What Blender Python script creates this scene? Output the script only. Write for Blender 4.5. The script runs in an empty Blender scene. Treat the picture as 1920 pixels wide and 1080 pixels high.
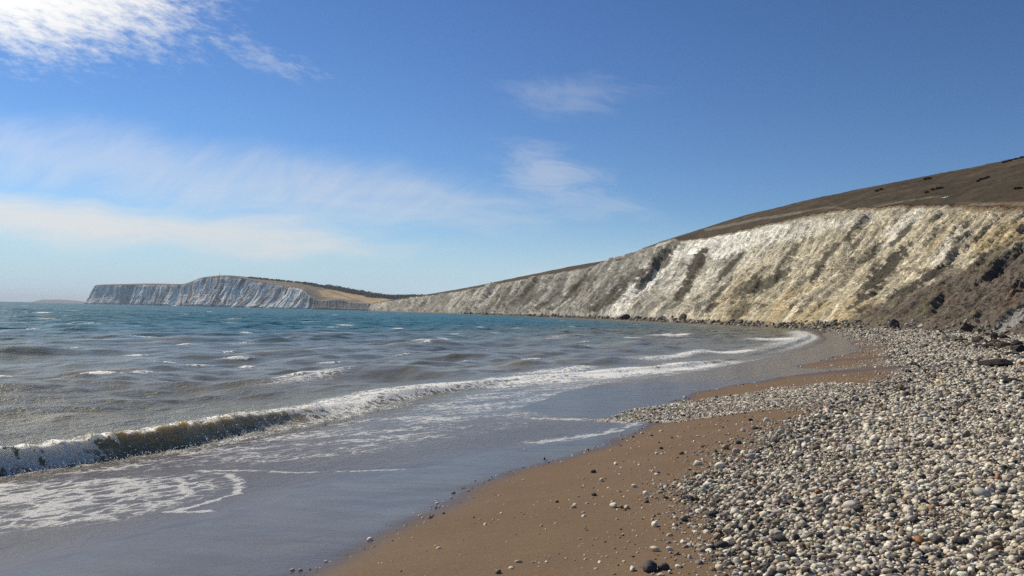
import bpy, math, random
import numpy as np
from mathutils import Matrix, Vector, Euler

scene = bpy.context.scene
R_ = math.radians
rng = np.random.default_rng(7)
random.seed(7)

# ------------------------------------------------------------------ camera
FPX, EYE = 1548.0, 3.0
ROLL = math.atan(0.0235)
PITCH = math.atan(47.6 * math.cos(ROLL) / FPX)
cam_d = bpy.data.cameras.new('camera')
cam = bpy.data.objects.new('camera', cam_d)
scene.collection.objects.link(cam)
CAMR = Matrix.Rotation(math.pi / 2 + PITCH, 4, 'X') @ Matrix.Rotation(ROLL, 4, 'Z')
cam.matrix_world = Matrix.Translation((0, 0, EYE)) @ CAMR
cam_d.sensor_width = 36
cam_d.lens = FPX / 1920 * 36
cam_d.clip_start = 0.1
cam_d.clip_end = 90000
scene.camera = cam

# ------------------------------------------------------------------ light
SUN_AZ, SUN_EL = R_(-50), R_(39)          # azimuth from +Y towards +X
SUN_DIR = Vector((math.sin(SUN_AZ) * math.cos(SUN_EL), math.cos(SUN_AZ) * math.cos(SUN_EL), math.sin(SUN_EL)))
sl = bpy.data.lights.new('sun', 'SUN')
sl.energy = 5.0
sl.angle = R_(0.53)
sl.color = (1.0, 0.915, 0.775)
so = bpy.data.objects.new('sun', sl)
so.rotation_euler = (-SUN_DIR).to_track_quat('-Z', 'Y').to_euler()
so.location = (-60, 60, 90)
scene.collection.objects.link(so)

scene.cycles.use_denoising = False
scene.cycles.sample_clamp_direct = 3.0
scene.cycles.sample_clamp_indirect = 2.0
scene.cycles.max_bounces = 4
scene.cycles.diffuse_bounces = 2
scene.cycles.glossy_bounces = 2
scene.cycles.transmission_bounces = 2
scene.cycles.volume_bounces = 0
scene.cycles.use_adaptive_sampling = True
scene.cycles.adaptive_threshold = 0.006
scene.view_settings.view_transform = 'Standard'
scene.view_settings.look = 'None'
scene.view_settings.gamma = 1
scene.view_settings.exposure = 0.0
scene.view_settings.use_curve_mapping = False


class NT:
    """tiny node-tree writer"""
    def __init__(s, tree):
        s.t = tree
        tree.nodes.clear()

    def n(s, typ, _out=0, _props=None, **ins):
        nd = s.t.nodes.new(typ)
        for k, v in (_props or {}).items():
            setattr(nd, k, v)
        for k, v in ins.items():
            key = int(k[1:]) if k[0] == 'i' and k[1:].isdigit() else k.replace('_', ' ')
            sock = nd.inputs[key]
            if isinstance(v, bpy.types.NodeSocket):
                s.t.links.new(v, sock)
            else:
                if sock.type == 'RGBA' and len(v) == 3:
                    v = (*v, 1)
                sock.default_value = v
        return nd.outputs[_out]

    def m(s, op, a, b=0.0, c=None, clamp=False):
        kw = {'i0': a, 'i1': b}
        if c is not None:
            kw['i2'] = c
        return s.n('ShaderNodeMath', 0, {'operation': op, 'use_clamp': clamp}, **kw)

    def mix(s, f, a, b):
        nd = s.t.nodes.new('ShaderNodeMix')
        nd.data_type = 'RGBA'
        for i, v in ((0, f), (6, a), (7, b)):
            if isinstance(v, bpy.types.NodeSocket):
                s.t.links.new(v, nd.inputs[i])
            else:
                nd.inputs[i].default_value = (*v, 1) if i and len(v) == 3 else v
        return nd.outputs[2]

    def ss(s, x, lo, hi, a=0.0, b=1.0):
        return s.n('ShaderNodeMapRange', 0, {'interpolation_type': 'SMOOTHSTEP'},
                   Value=x, From_Min=lo, From_Max=hi, To_Min=a, To_Max=b)

    def attr(s, name, out='Fac', typ='GEOMETRY'):
        nd = s.t.nodes.new('ShaderNodeAttribute')
        nd.attribute_name = name
        nd.attribute_type = typ
        return nd.outputs[out]

    def noise(s, vec, scale, detail=3, rough=0.55, dist=0.0, out=0):
        return s.n('ShaderNodeTexNoise', out, None, Vector=vec, Scale=scale, Detail=detail, Roughness=rough, Distortion=dist)

    def vmul(s, vec, v):
        return s.n('ShaderNodeVectorMath', 0, {'operation': 'MULTIPLY'}, i0=vec, i1=v)

    def vadd(s, a, b):
        return s.n('ShaderNodeVectorMath', 0, {'operation': 'ADD'}, i0=a, i1=b)


def material(name):
    m = bpy.data.materials.new(name)
    m.use_nodes = True
    g = NT(m.node_tree)
    return m, g


def finish(g, surf, vol=None):
    o = g.t.nodes.new('ShaderNodeOutputMaterial')
    if surf is not None:
        g.t.links.new(surf, o.inputs['Surface'])
    if vol is not None:
        g.t.links.new(vol, o.inputs['Volume'])


# ------------------------------------------------------------------ world: sky with thin cirrus
world = bpy.data.worlds.new('World')
scene.world = world
world.use_nodes = True
world.cycles.sampling_method = 'MANUAL'
world.cycles.sample_map_resolution = 256
w = NT(world.node_tree)
sky = w.n('ShaderNodeTexSky', 0, {'sky_type': 'NISHITA', 'sun_disc': False, 'sun_elevation': SUN_EL,
                                  'sun_rotation': SUN_AZ, 'altitude': 0.0, 'air_density': 1.0,
                                  'dust_density': 0.0, 'ozone_density': 4.0})
# camera response to the sky: a little more contrast and depth of blue
sky = w.vmul(sky, (0.12, 0.12, 0.12))
sky = w.n('ShaderNodeGamma', 0, None, Color=sky, Gamma=1.3)
sky = w.vmul(sky, (0.635 / 0.12, 0.71 / 0.12, 0.80 / 0.12))
tc = w.n('ShaderNodeTexCoord', 0)
sep = w.t.nodes.new('ShaderNodeSeparateXYZ')
w.t.links.new(tc, sep.inputs[0])
dx, dy, dz = sep.outputs
az = w.m('MULTIPLY', w.m('ARCTAN2', dx, dy), 180 / math.pi)
el = w.m('MULTIPLY', w.m('ARCSINE', dz), 180 / math.pi)
ae = w.n('ShaderNodeCombineXYZ', 0, None, X=az, Y=el, Z=0.0)
warp = w.n('ShaderNodeVectorMath', 0, {'operation': 'SUBTRACT'}, i0=w.noise(ae, 0.16, 1, 0.6, 0, 1), i1=(0.5, 0.5, 0.5))
aew = w.vadd(ae, w.vmul(warp, (5.0, 2.4, 0.0)))


def cloud_patch(cx, cy, rx, ry, tilt, amount, nz, lo, hi, soft=1.0):
    """one bank of cloud: an oval of sky (degrees) filled with the noise nz"""
    p = w.n('ShaderNodeVectorMath', 0, {'operation': 'SUBTRACT'}, i0=aew, i1=(cx, cy, 0))
    p = w.n('ShaderNodeVectorRotate', 0, {'rotation_type': 'Z_AXIS'}, Vector=p, Angle=R_(-tilt))
    p = w.vmul(p, (1 / rx, 1 / ry, 0))
    r = w.n('ShaderNodeVectorMath', 1, {'operation': 'LENGTH'}, i0=p)
    fall = w.n('ShaderNodeMapRange', 0, None, Value=r, From_Min=0.0, From_Max=1.25, To_Min=1.0, To_Max=0.0)
    t = w.m('ADD', nz, w.m('MULTIPLY', w.m('SUBTRACT', fall, 0.5), soft))
    return w.m('MULTIPLY', w.m('MULTIPLY', w.ss(t, lo, hi), w.ss(fall, 0.0, 0.6)), amount)


st = w.n('ShaderNodeVectorRotate', 0, {'rotation_type': 'Z_AXIS'}, Vector=ae, Angle=R_(8))
n_puff = w.noise(w.vmul(st, (0.75, 1.9, 1)), 1.0, 5.5, 0.68, 0)     # mackerel-like ripples
n_band = w.noise(w.vmul(aew, (0.10, 0.62, 1)), 1.0, 3.5, 0.64, 0)     # long streaks
comb = w.n('ShaderNodeVectorRotate', 0, {'rotation_type': 'Z_AXIS'}, Vector=aew, Angle=R_(-38))
n_comb = w.noise(w.vmul(comb, (0.22, 0.95, 1)), 1.0, 3.5, 0.64, 0)    # combed wisps
n_wisp = w.noise(w.vmul(st, (0.22, 0.8, 1)), 1.0, 4.5, 0.68, 0.8)       # torn wisps
patches = [
    cloud_patch(-35, 21.0, 17.5, 7.6, -6, 1.0, n_puff, 0.16, 0.68, 1.15),
    cloud_patch(-17.0, 16.4, 5.5, 1.2, -10, 0.28, n_puff, 0.42, 0.86, 0.5),
    cloud_patch(-24, 8.7, 27, 2.7, -2.5, 0.44, n_comb, -0.15, 1.15, 0.8),
    cloud_patch(-27, 5.0, 26, 2.0, -2.0, 0.85, n_band, 0.22, 0.85, 0.85),
    cloud_patch(-9, 7.0, 19, 2.2, -2, 0.36, n_band, 0.2, 0.95, 0.6),
    cloud_patch(4.0, 15.0, 7.5, 1.9, 4, 0.20, n_wisp, 0.30, 0.95, 0.7),
    cloud_patch(2.2, 9.9, 5.2, 2.4, -14, 0.36, n_wisp, 0.28, 0.95, 0.7),
    cloud_patch(6.0, 7.4, 6.5, 1.6, -12, 0.20, n_wisp, 0.25, 0.95, 0.7),
    cloud_patch(5.5, 3.2, 7.5, 1.1, 8, 0.50, n_band, 0.25, 0.9, 0.8),
    # the same weather carries on round the rest of the sky
    cloud_patch(-85, 24, 30, 8, 5, 0.6, n_puff, 0.36, 0.86), cloud_patch(-75, 6, 30, 2.5, -2, 0.5, n_band, 0.25, 0.9),
    cloud_patch(110, 16, 45, 5, -4, 0.3, n_wisp, 0.3, 0.95),
]
clear = 1.0
for p in patches:
    clear = w.m('MULTIPLY', clear, w.m('SUBTRACT', 1.0, p, clamp=True))
cover = w.m('SUBTRACT', 1.0, clear, clamp=True)
# cloud scatters sunlight mostly forward: brighter towards the sun
cosg = w.n('ShaderNodeVectorMath', 1, {'operation': 'DOT_PRODUCT'}, i0=tc, i1=tuple(SUN_DIR))
fwd = w.m('POWER', w.m('MAXIMUM', cosg, 0.0), 14.0)
lum = w.m('MULTIPLY_ADD', fwd, 12.0, 6.2)
ccol = w.n('ShaderNodeVectorMath', 0, {'operation': 'SCALE'}, i0=(1.0, 1.0, 0.99), Scale=lum)
sky = w.mix(w.ss(el, 0.0, 7.5, 0.9, 0.0), sky, (0.47 / 0.12, 0.63 / 0.12, 0.77 / 0.12))   # sea haze low down
skyc = w.mix(cover, sky, ccol)
bg = w.n('ShaderNodeBackground', 0, None, Color=skyc, Strength=0.12)
wo = w.t.nodes.new('ShaderNodeOutputWorld')
w.t.links.new(bg, wo.inputs['Surface'])

# ------------------------------------------------------------------ helpers
CR3 = CAMR.to_3x3()
CRn = np.array(CR3)


def ray(u, v):
    d = CR3 @ Vector(((u - 960) / FPX, -(v - 540) / FPX, -1.0))
    return d / d.y


def at(u, v, y):
    return np.array((0, 0, EYE)) + np.array(ray(u, v)) * y


def gnd(u, v, z):
    d = ray(u, v)
    return np.array((0, 0, EYE)) + np.array(d) * ((z - EYE) / d.z)


def project(P):
    """world points (n,3) -> where they fall in the survey photograph"""
    c = (P - np.array((0, 0, EYE))) @ CRn
    return 960 + FPX * c[..., 0] / -c[..., 2], 540 - FPX * c[..., 1] / -c[..., 2]


def tag(o, label=None, cat=None, group=None, kind=None):
    for k, v in (('label', label), ('category', cat), ('group', group), ('kind', kind)):
        if v:
            o[k] = v
    return o


def add(name, me, mat=None, parent=None):
    o = bpy.data.objects.new(name, me)
    scene.collection.objects.link(o)
    if mat:
        me.materials.clear()
        me.materials.append(mat)
    if parent:
        o.parent = parent
    return o


def mesh_from(name, V, Fq, smooth=True):
    me = bpy.data.meshes.new(name)
    V = np.asarray(V, dtype=np.float32).reshape(-1, 3)
    Fq = np.asarray(Fq, dtype=np.int32)
    k = Fq.shape[1]
    me.vertices.add(len(V))
    me.vertices.foreach_set('co', V.ravel())
    me.loops.add(Fq.size)
    me.loops.foreach_set('vertex_index', Fq.ravel())
    me.polygons.add(len(Fq))
    me.polygons.foreach_set('loop_start', np.arange(0, Fq.size, k, dtype=np.int32))
    me.polygons.foreach_set('loop_total', np.full(len(Fq), k, dtype=np.int32))
    me.update(calc_edges=True)
    me.polygons.foreach_set('use_smooth', np.full(len(Fq), smooth, dtype=bool))
    return me


def grid_mesh(name, P, attrs=None):
    """P (rows, cols, 3)"""
    r, c = P.shape[:2]
    i = np.arange(r * c).reshape(r, c)
    Fq = np.stack([i[:-1, :-1], i[:-1, 1:], i[1:, 1:], i[1:, :-1]], -1).reshape(-1, 4)
    me = mesh_from(name, P.reshape(-1, 3), Fq)
    for k, a in (attrs or {}).items():
        vattr(me, k, a)
    return me


def vattr(me, k, a):
    a = np.asarray(a, dtype=np.float32)
    if a.shape[-1] == 3 and a.size == 3 * len(me.vertices):
        at_ = me.attributes.new(k, 'FLOAT_COLOR', 'POINT')
        a4 = np.ones((len(me.vertices), 4), np.float32)
        a4[:, :3] = a.reshape(-1, 3)
        at_.data.foreach_set('color', a4.ravel())
    else:
        at_ = me.attributes.new(k, 'FLOAT', 'POINT')
        at_.data.foreach_set('value', a.ravel())


_tab = {}


def perlin(x, y, seed=0):
    if seed not in _tab:
        ang = np.random.default_rng(seed + 1000).uniform(0, 2 * math.pi, 65536).astype(np.float32)
        _tab[seed] = (np.cos(ang), np.sin(ang))
    gx, gy = _tab[seed]
    x, y = np.broadcast_arrays(np.asarray(x, np.float32), np.asarray(y, np.float32))
    xi, yi = np.floor(x), np.floor(y)
    xf, yf = x - xi, y - yi
    xi, yi = xi.astype(np.int32), yi.astype(np.int32)
    x0, x1 = xi & 255, (xi + 1) & 255
    y0, y1 = (yi & 255) << 8, ((yi + 1) & 255) << 8
    u = xf * xf * xf * (xf * (xf * 6 - 15) + 10)
    v = yf * yf * yf * (yf * (yf * 6 - 15) + 10)

    def g(i, fx, fy):
        return gx[i] * fx + gy[i] * fy
    a, b = g(y0 | x0, xf, yf), g(y0 | x1, xf - 1, yf)
    c, d = g(y1 | x0, xf, yf - 1), g(y1 | x1, xf - 1, yf - 1)
    n0 = a + (b - a) * u
    return (n0 + (c + (d - c) * u - n0) * v) * 1.45


def fbm(x, y, seed=0, oct=4, gain=0.5):
    s, a, t = 0.0, 1.0, 0.0
    for k in range(oct):
        s = s + a * perlin(np.asarray(x) * 2 ** k, np.asarray(y) * 2 ** k, seed + k * 17)
        t += a
        a *= gain
    return s / t


def ridged(x, y, seed=0, oct=3, gain=0.5):
    s, a, t = 0.0, 1.0, 0.0
    for k in range(oct):
        s = s + a * (1 - 2 * np.abs(perlin(np.asarray(x) * 2 ** k, np.asarray(y) * 2 ** k, seed + k * 31)))
        t += a
        a *= gain
    return s / t


def worley(x, y, seed=0):
    """broken-block pattern: nearest and second distance, and a random number per block"""
    x, y = np.broadcast_arrays(np.asarray(x, np.float32), np.asarray(y, np.float32))
    tr = np.random.default_rng(seed + 5000)
    tx, ty, tv = (tr.uniform(0, 1, 65536).astype(np.float32) for _ in range(3))
    xi, yi = np.floor(x).astype(np.int32), np.floor(y).astype(np.int32)
    f1 = np.full(x.shape, 9, np.float32)
    f2 = f1.copy()
    val = np.zeros(x.shape, np.float32)
    for oy in (-1, 0, 1):
        for ox in (-1, 0, 1):
            cx, cy = xi + ox, yi + oy
            k = ((cy & 255) << 8) | (cx & 255)
            d = np.hypot(cx + tx[k] - x, cy + ty[k] - y)
            nearer = d < f1
            f2 = np.where(nearer, f1, np.minimum(f2, d))
            val = np.where(nearer, tv[k], val)
            f1 = np.where(nearer, d, f1)
    return f1, f2, val


def sstep(x, a, b):
    t = np.clip((np.asarray(x, float) - a) / (b - a), 0, 1)
    return t * t * (3 - 2 * t)


def pchip(x, xs, ys):
    xs, ys = np.asarray(xs, float), np.asarray(ys, float)
    h = np.diff(xs)
    dlt = np.diff(ys) / h
    d = np.zeros(len(xs))
    d[0], d[-1] = dlt[0], dlt[-1]
    for k in range(1, len(xs) - 1):
        if dlt[k - 1] * dlt[k] > 0:
            w1, w2 = 2 * h[k] + h[k - 1], h[k] + 2 * h[k - 1]
            d[k] = (w1 + w2) / (w1 / dlt[k - 1] + w2 / dlt[k])
    x = np.asarray(x, float)
    k = np.clip(np.searchsorted(xs, x) - 1, 0, len(h) - 1)
    t = (x - xs[k]) / h[k]
    lo, hi = x < xs[0], x > xs[-1]
    t = np.clip(t, 0, 1)
    y = (ys[k] * (1 + 2 * t) * (1 - t) ** 2 + h[k] * d[k] * t * (1 - t) ** 2
         + ys[k + 1] * t * t * (3 - 2 * t) + h[k] * d[k + 1] * t * t * (t - 1))
    return y + np.where(lo, (x - xs[0]) * d[0], 0) + np.where(hi, (x - xs[-1]) * d[-1], 0)


def blob(x, y, cx, cy, rx, ry, ang=0.0):
    c, s = math.cos(ang), math.sin(ang)
    X, Y = (x - cx), (y - cy)
    return ((X * c + Y * s) / rx) ** 2 + ((-X * s + Y * c) / ry) ** 2


def seg_dist(x, y, pts):
    best = np.full(np.shape(x), 1e9)
    par = np.zeros(np.shape(x))
    L = 0.0
    for (ax, ay), (bx, by) in zip(pts[:-1], pts[1:]):
        vx, vy = bx - ax, by - ay
        l2 = vx * vx + vy * vy
        t = np.clip(((x - ax) * vx + (y - ay) * vy) / l2, 0, 1)
        d = np.hypot(x - ax - t * vx, y - ay - t * vy)
        par = np.where(d < best, L + t * math.sqrt(l2), par)
        best = np.minimum(best, d)
        L += math.sqrt(l2)
    return best, par / L


def in_poly(x, y, pts):
    inside = np.zeros(np.shape(x), bool)
    n = len(pts)
    for i in range(n):
        x1, y1 = pts[i]
        x2, y2 = pts[(i + 1) % n]
        c = ((y1 > y) != (y2 > y)) & (x < (x2 - x1) * (y - y1) / (y2 - y1 + 1e-12) + x1)
        inside ^= c
    return inside


def lin(c):
    return tuple((v / 12.92 if v <= 0.04045 else ((v + 0.055) / 1.055) ** 2.4) for v in c)


# ------------------------------------------------------------------ the lie of the shore
def shore_x(y):
    return pchip(y, [-60, 0, 10, 14, 17, 20, 24, 30, 34, 41, 53, 83, 150, 210, 290, 357, 440, 663, 1030, 1600, 2600, 3000],
                 [-44, -16.5, -10.7, -8.6, -6.9, -5.6, -4, -2, 1, 6.4, 13, 28, 55, 74, 95, 97, 93, 86, 23, -133, -407, -530])


def beach_z(x, y):
    q = x - shore_x(y)
    z = np.interp(q, [-200, -40, -10, 0, 10, 14, 17, 22, 40, 80], [-6, -4, -0.9, 0.03, 0.8, 1.17, 1.38, 1.5, 1.6, 2.2])
    flat = sstep(y, 130, 290)
    z = z * (1 - flat) + np.interp(q, [-200, -40, -10, 0, 8, 40], [-6, -4, -0.9, 0.03, 1.0, 1.9]) * flat
    nz = 0.05 * fbm(x / 3.3, y / 4.1, 5, 3) + 0.02 * fbm(x / 0.9, y / 0.9, 9, 2)
    return z + nz * sstep(q, 6, 12)


def wet_x(y):      # where the glossy wet sand gives way to damp sand
    return pchip(y, [-20, 3, 7, 8.7, 11, 13.2, 16.6, 18, 19.5, 21, 24, 28.5, 35.9, 39, 50, 66, 89, 150, 300],
                 [-14, -3.4, -1.4, -.85, -.15, 1.25, 2.8, 3.5, 4.6, 4.4, 5.2, 9.2, 15.5, 14.2, 19, 28, 37, 60, 110])


def film_x(y):     # the edge of the last sheet of swash
    return pchip(y, [-20, 3, 6, 8, 9.5, 11, 12.2, 13.5, 15, 16.6, 17.6, 18.6, 20, 23, 26, 30, 35, 41, 53, 83, 150, 290, 600],
                 [-22, -7.5, -5.0, -3.9, -3.2, -2.6, -1.6, -0.2, 1.3, 2.55, 2.95, 2.5, 1.2, 0.4, 1.2, 2.8, 5.0, 8.4, 14.8, 30, 57, 97, 90])


def peb_x(y):      # landward of this line the shingle lies thick
    return pchip(y, [-20, 3, 4.8, 5.8, 7.7, 9.9, 12, 16, 21, 26, 36, 50, 66, 90, 150],
                 [-4, 1.05, 1.55, 1.75, 2.1, 2.45, 3.5, 5.6, 8.6, 12.3, 17.2, 23, 31, 40, 62])


TONGUE = [(2.0, 18.2), (3.0, 20.6), (5.5, 22.9), (9.5, 25.5), (11, 23), (7.5, 19.2), (5.4, 18.0), (3.3, 17.3)]

# ------------------------------------------------------------------ materials
# sand
M_sand, g = material('sand')
pos = g.n('ShaderNodeNewGeometry', 0)
wet = g.attr('wet')
n1 = g.noise(pos, 0.9, 4, 0.6)
n2 = g.noise(pos, 60, 3, 0.7)
n3 = g.noise(pos, 300, 2, 0.7)
damp = g.mix(n1, (0.128, 0.083, 0.047), (0.192, 0.126, 0.073))
damp = g.mix(g.ss(n2, 0.35, 0.75), damp, (0.212, 0.148, 0.094))
grit = g.m('MULTIPLY', g.ss(n3, 0.60, 0.70), 0.55)
damp = g.mix(grit, damp, (0.045, 0.034, 0.028))
wetc = g.mix(n1, (0.070, 0.054, 0.046), (0.098, 0.074, 0.060))
wetc = g.mix(g.m('MULTIPLY', grit, 0.5), wetc, (0.03, 0.024, 0.02))
nst = g.noise(g.vmul(g.n('ShaderNodeVectorRotate', 0, {'rotation_type': 'Z_AXIS'}, Vector=pos, Angle=R_(28)), (0.5, 2.2, 1)), 1.6, 4, 0.65)
w2 = g.ss(g.m('ADD', wet, g.m('MULTIPLY', g.m('SUBTRACT', n1, 0.5), 0.25)), 0.2, 0.85)
base = g.mix(w2, damp, wetc)
rough = g.m('ADD', g.m('MULTIPLY_ADD', w2, -0.62, 0.80), g.m('MULTIPLY', g.m('SUBTRACT', nst, 0.45), 0.30))
rip = g.noise(g.vmul(pos, (1.0, 1.7, 1.0)), 7.0, 3, 0.6)
bmp = g.n('ShaderNodeBump', 0, None, Strength=g.m('MULTIPLY_ADD', w2, -0.25, 0.55), Distance=0.012,
          Height=g.m('ADD', g.m('ADD', g.m('MULTIPLY', n2, g.m('MULTIPLY_ADD', w2, -0.6, 0.8)), g.m('MULTIPLY', n3, g.m('MULTIPLY_ADD', w2, -0.3, 0.35))), g.m('MULTIPLY', rip, g.m('MULTIPLY_ADD', w2, -0.4, 1.6))))
finish(g, g.n('ShaderNodeBsdfPrincipled', 0, None, Base_Color=base, Roughness=rough, Normal=bmp,
              IOR=1.36, Specular_IOR_Level=g.m('MULTIPLY_ADD', w2, 0.20, 0.16)))

# sea: silty inshore, clear blue-green offshore, foam where the waves break
M_sea, g = material('sea_water')
pos = g.n('ShaderNodeNewGeometry', 0)
silt, foam, film, thin = g.attr('silt'), g.attr('foam'), g.attr('film'), g.attr('thin')
ring, calm = g.attr('far'), g.attr('calm')
sxy = g.n('ShaderNodeVectorRotate', 0, {'rotation_type': 'Z_AXIS'}, Vector=pos, Angle=R_(28))
nb = g.noise(pos, 0.02, 3, 0.6)
deep = g.mix(nb, (0.012, 0.090, 0.120), (0.022, 0.130, 0.150))
murk = g.mix(g.noise(pos, 0.25, 3, 0.6), (0.150, 0.135, 0.076), (0.215, 0.182, 0.098))
body = g.mix(silt, deep, murk)
body = g.mix(film, body, g.mix(g.noise(pos, 0.9, 4, 0.6), (0.095, 0.073, 0.055), (0.130, 0.098, 0.072)))
h1 = g.noise(g.vmul(sxy, (1.0, 0.6, 1.0)), 7.0, 5, 0.66)
hm = g.noise(g.vmul(sxy, (1.0, 0.55, 1.0)), 2.0, 4, 0.62)
h2 = g.noise(g.vmul(sxy, (1.0, 0.5, 1.0)), 0.9, 4, 0.6)
h3 = g.noise(g.vmul(sxy, (1.0, 0.45, 1.0)), 0.11, 4, 0.6)
nearh = g.m('MULTIPLY', g.m('MULTIPLY', g.m('MULTIPLY_ADD', calm, -0.93, 1.0), g.m('MULTIPLY_ADD', g.attr('mid'), -0.74, 1.0)), g.m('ADD', g.m('MULTIPLY', h1, g.m('MULTIPLY_ADD', film, -0.088, 0.125)), g.m('MULTIPLY', hm, g.m('MULTIPLY_ADD', film, -0.25, 0.30))))
hsum = g.m('ADD', nearh, g.m('MULTIPLY', g.m('MULTIPLY_ADD', h2, 0.40, g.m('MULTIPLY', h3, 3.6)), ring))
wb = g.n('ShaderNodeBump', 0, None, Strength=1.0, Distance=1.0, Height=hsum)
body = g.mix(thin, body, (0.46, 0.375, 0.205))
water = g.n('ShaderNodeBsdfPrincipled', 0, None, Base_Color=body, Roughness=g.m('MULTIPLY_ADD', ring, 0.14, g.m('MULTIPLY_ADD', calm, 0.02, 0.18)), IOR=1.34,
            Normal=wb, Specular_IOR_Level=g.m('MULTIPLY_ADD', ring, -0.33, g.m('MULTIPLY_ADD', film, -0.07, 0.42)),
            Subsurface_Weight=thin, Subsurface_Radius=(0.50, 0.45, 0.30), Subsurface_Scale=0.9)
# lace of foam
wv = g.n('ShaderNodeVectorMath', 0, {'operation': 'SUBTRACT'}, i0=g.noise(pos, 2.2, 3, 0.6, 0, 1), i1=(0.5, 0.5, 0.5))
fp = g.vadd(g.vmul(sxy, (1.0, 0.72, 0.3)), g.vmul(wv, (0.55, 0.55, 0.1)))
v1 = g.n('ShaderNodeTexVoronoi', 0, {'feature': 'DISTANCE_TO_EDGE'}, Vector=fp, Scale=3.1)
v2 = g.n('ShaderNodeTexVoronoi', 0, {'feature': 'DISTANCE_TO_EDGE'}, Vector=fp, Scale=9.0)
lace = g.m('ADD', g.ss(v1, 0.0, 0.34, 0.42, 0.0), g.ss(v2, 0.0, 0.4, 0.26, 0.0))
lace = g.m('ADD', lace, g.m('MULTIPLY', g.noise(fp, 14, 4, 0.7), 0.42))
lace = g.m('ADD', lace, g.m('MULTIPLY', g.noise(fp, 0.9, 2, 0.5), 0.22))
cap = g.n('ShaderNodeMapRange', 0, None, Value=foam, From_Min=0.0, From_Max=1.0, To_Min=1.14, To_Max=0.10)
fm = g.ss(g.m('SUBTRACT', lace, cap), -0.12, 0.20)
fm = g.m('MULTIPLY', g.m('MULTIPLY', fm, g.ss(foam, 0.01, 0.08)), g.m('MULTIPLY_ADD', film, -0.30, 0.97))
fb = g.n('ShaderNodeBump', 0, None, Strength=1.0, Distance=0.09, Height=g.noise(pos, 13, 5, 0.72))
foam_b = g.n('ShaderNodeBsdfPrincipled', 0, None, Base_Color=(0.88, 0.855, 0.77), Roughness=0.5, Normal=fb,
             Subsurface_Weight=g.m('MULTIPLY_ADD', film, -0.85, 0.85), Subsurface_Radius=(0.30, 0.29, 0.25), Subsurface_Scale=0.8)
finish(g, g.n('ShaderNodeMixShader', 0, None, i0=fm, i1=water, i2=foam_b))


# land: surface colour per vertex, with some painted light and shade, + grain
def land_material(name, s1, s2, bump, dist):
    m, g = material(name)
    pos = g.n('ShaderNodeNewGeometry', 0)
    c = g.attr('col', 'Color')
    a = g.noise(pos, s1, 5, 0.65)
    b = g.noise(pos, s2, 4, 0.7)
    k = g.m('ADD', g.ss(a, 0.28, 0.72, 0.27, 0.88), g.ss(b, 0.25, 0.75, 0.22, 0.88))
    col = g.n('ShaderNodeVectorMath', 0, {'operation': 'SCALE'}, i0=c, Scale=k)
    bm = g.n('ShaderNodeBump', 0, None, Strength=bump, Distance=dist, Height=g.m('ADD', a, g.m('MULTIPLY', b, 0.5)))
    finish(g, g.n('ShaderNodeBsdfPrincipled', 0, None, Base_Color=col, Roughness=0.95, Specular_IOR_Level=0.15, Normal=bm))
    return m


M_cliff = land_material('chalk_cliff', 0.22, 1.1, 1.0, 2.0)
M_down = land_material('dry_grass', 0.09, 0.9, 0.7, 0.8)
M_far = land_material('far_land', 0.03, 0.2, 0.6, 5.0)


def stone_material(name, source):
    m, g = material(name)
    tcn = g.t.nodes.new('ShaderNodeTexCoord')
    pos = g.n('ShaderNodeNewGeometry', 0)
    if source == 'instancer':
        c = g.attr('pcol', 'Color', 'INSTANCER')
    else:
        oi = g.t.nodes.new('ShaderNodeObjectInfo')
        c = oi.outputs['Color']
    a = g.noise(pos, 38, 4, 0.6)
    b = g.noise(pos, 170, 3, 0.6)
    k = g.m('MULTIPLY_ADD', a, 0.55, g.m('MULTIPLY_ADD', b, 0.35, 0.5))
    col = g.n('ShaderNodeVectorMath', 0, {'operation': 'SCALE'}, i0=c, Scale=k)
    bm = g.n('ShaderNodeBump', 0, None, Strength=0.25, Distance=0.006, Height=g.m('ADD', a, b))
    finish(g, g.n('ShaderNodeBsdfPrincipled', 0, None, Base_Color=col, Roughness=0.72, Specular_IOR_Level=0.3, Normal=bm))
    return m


M_shingle = stone_material('shingle_stone', 'instancer')
M_pebble = stone_material('pebble_stone', 'object')


def rock_material(name, scale=1.0):
    m, g = material(name)
    pos = g.n('ShaderNodeNewGeometry', 0)
    oi = g.t.nodes.new('ShaderNodeObjectInfo')
    a = g.noise(pos, 3.0 * scale, 6, 0.68)
    b = g.noise(pos, 17 * scale, 4, 0.65)
    k = g.m('MULTIPLY_ADD', a, 0.9, g.m('MULTIPLY_ADD', b, 0.5, 0.3))
    col = g.n('ShaderNodeVectorMath', 0, {'operation': 'SCALE'}, i0=oi.outputs['Color'], Scale=k)
    bm = g.n('ShaderNodeBump', 0, None, Strength=0.9, Distance=0.12 / scale, Height=g.m('ADD', a, g.m('MULTIPLY', b, 0.4)))
    finish(g, g.n('ShaderNodeBsdfPrincipled', 0, None, Base_Color=col, Roughness=0.85, Specular_IOR_Level=0.25, Normal=bm))
    return m


M_rock = rock_material('boulder_rock')

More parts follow.
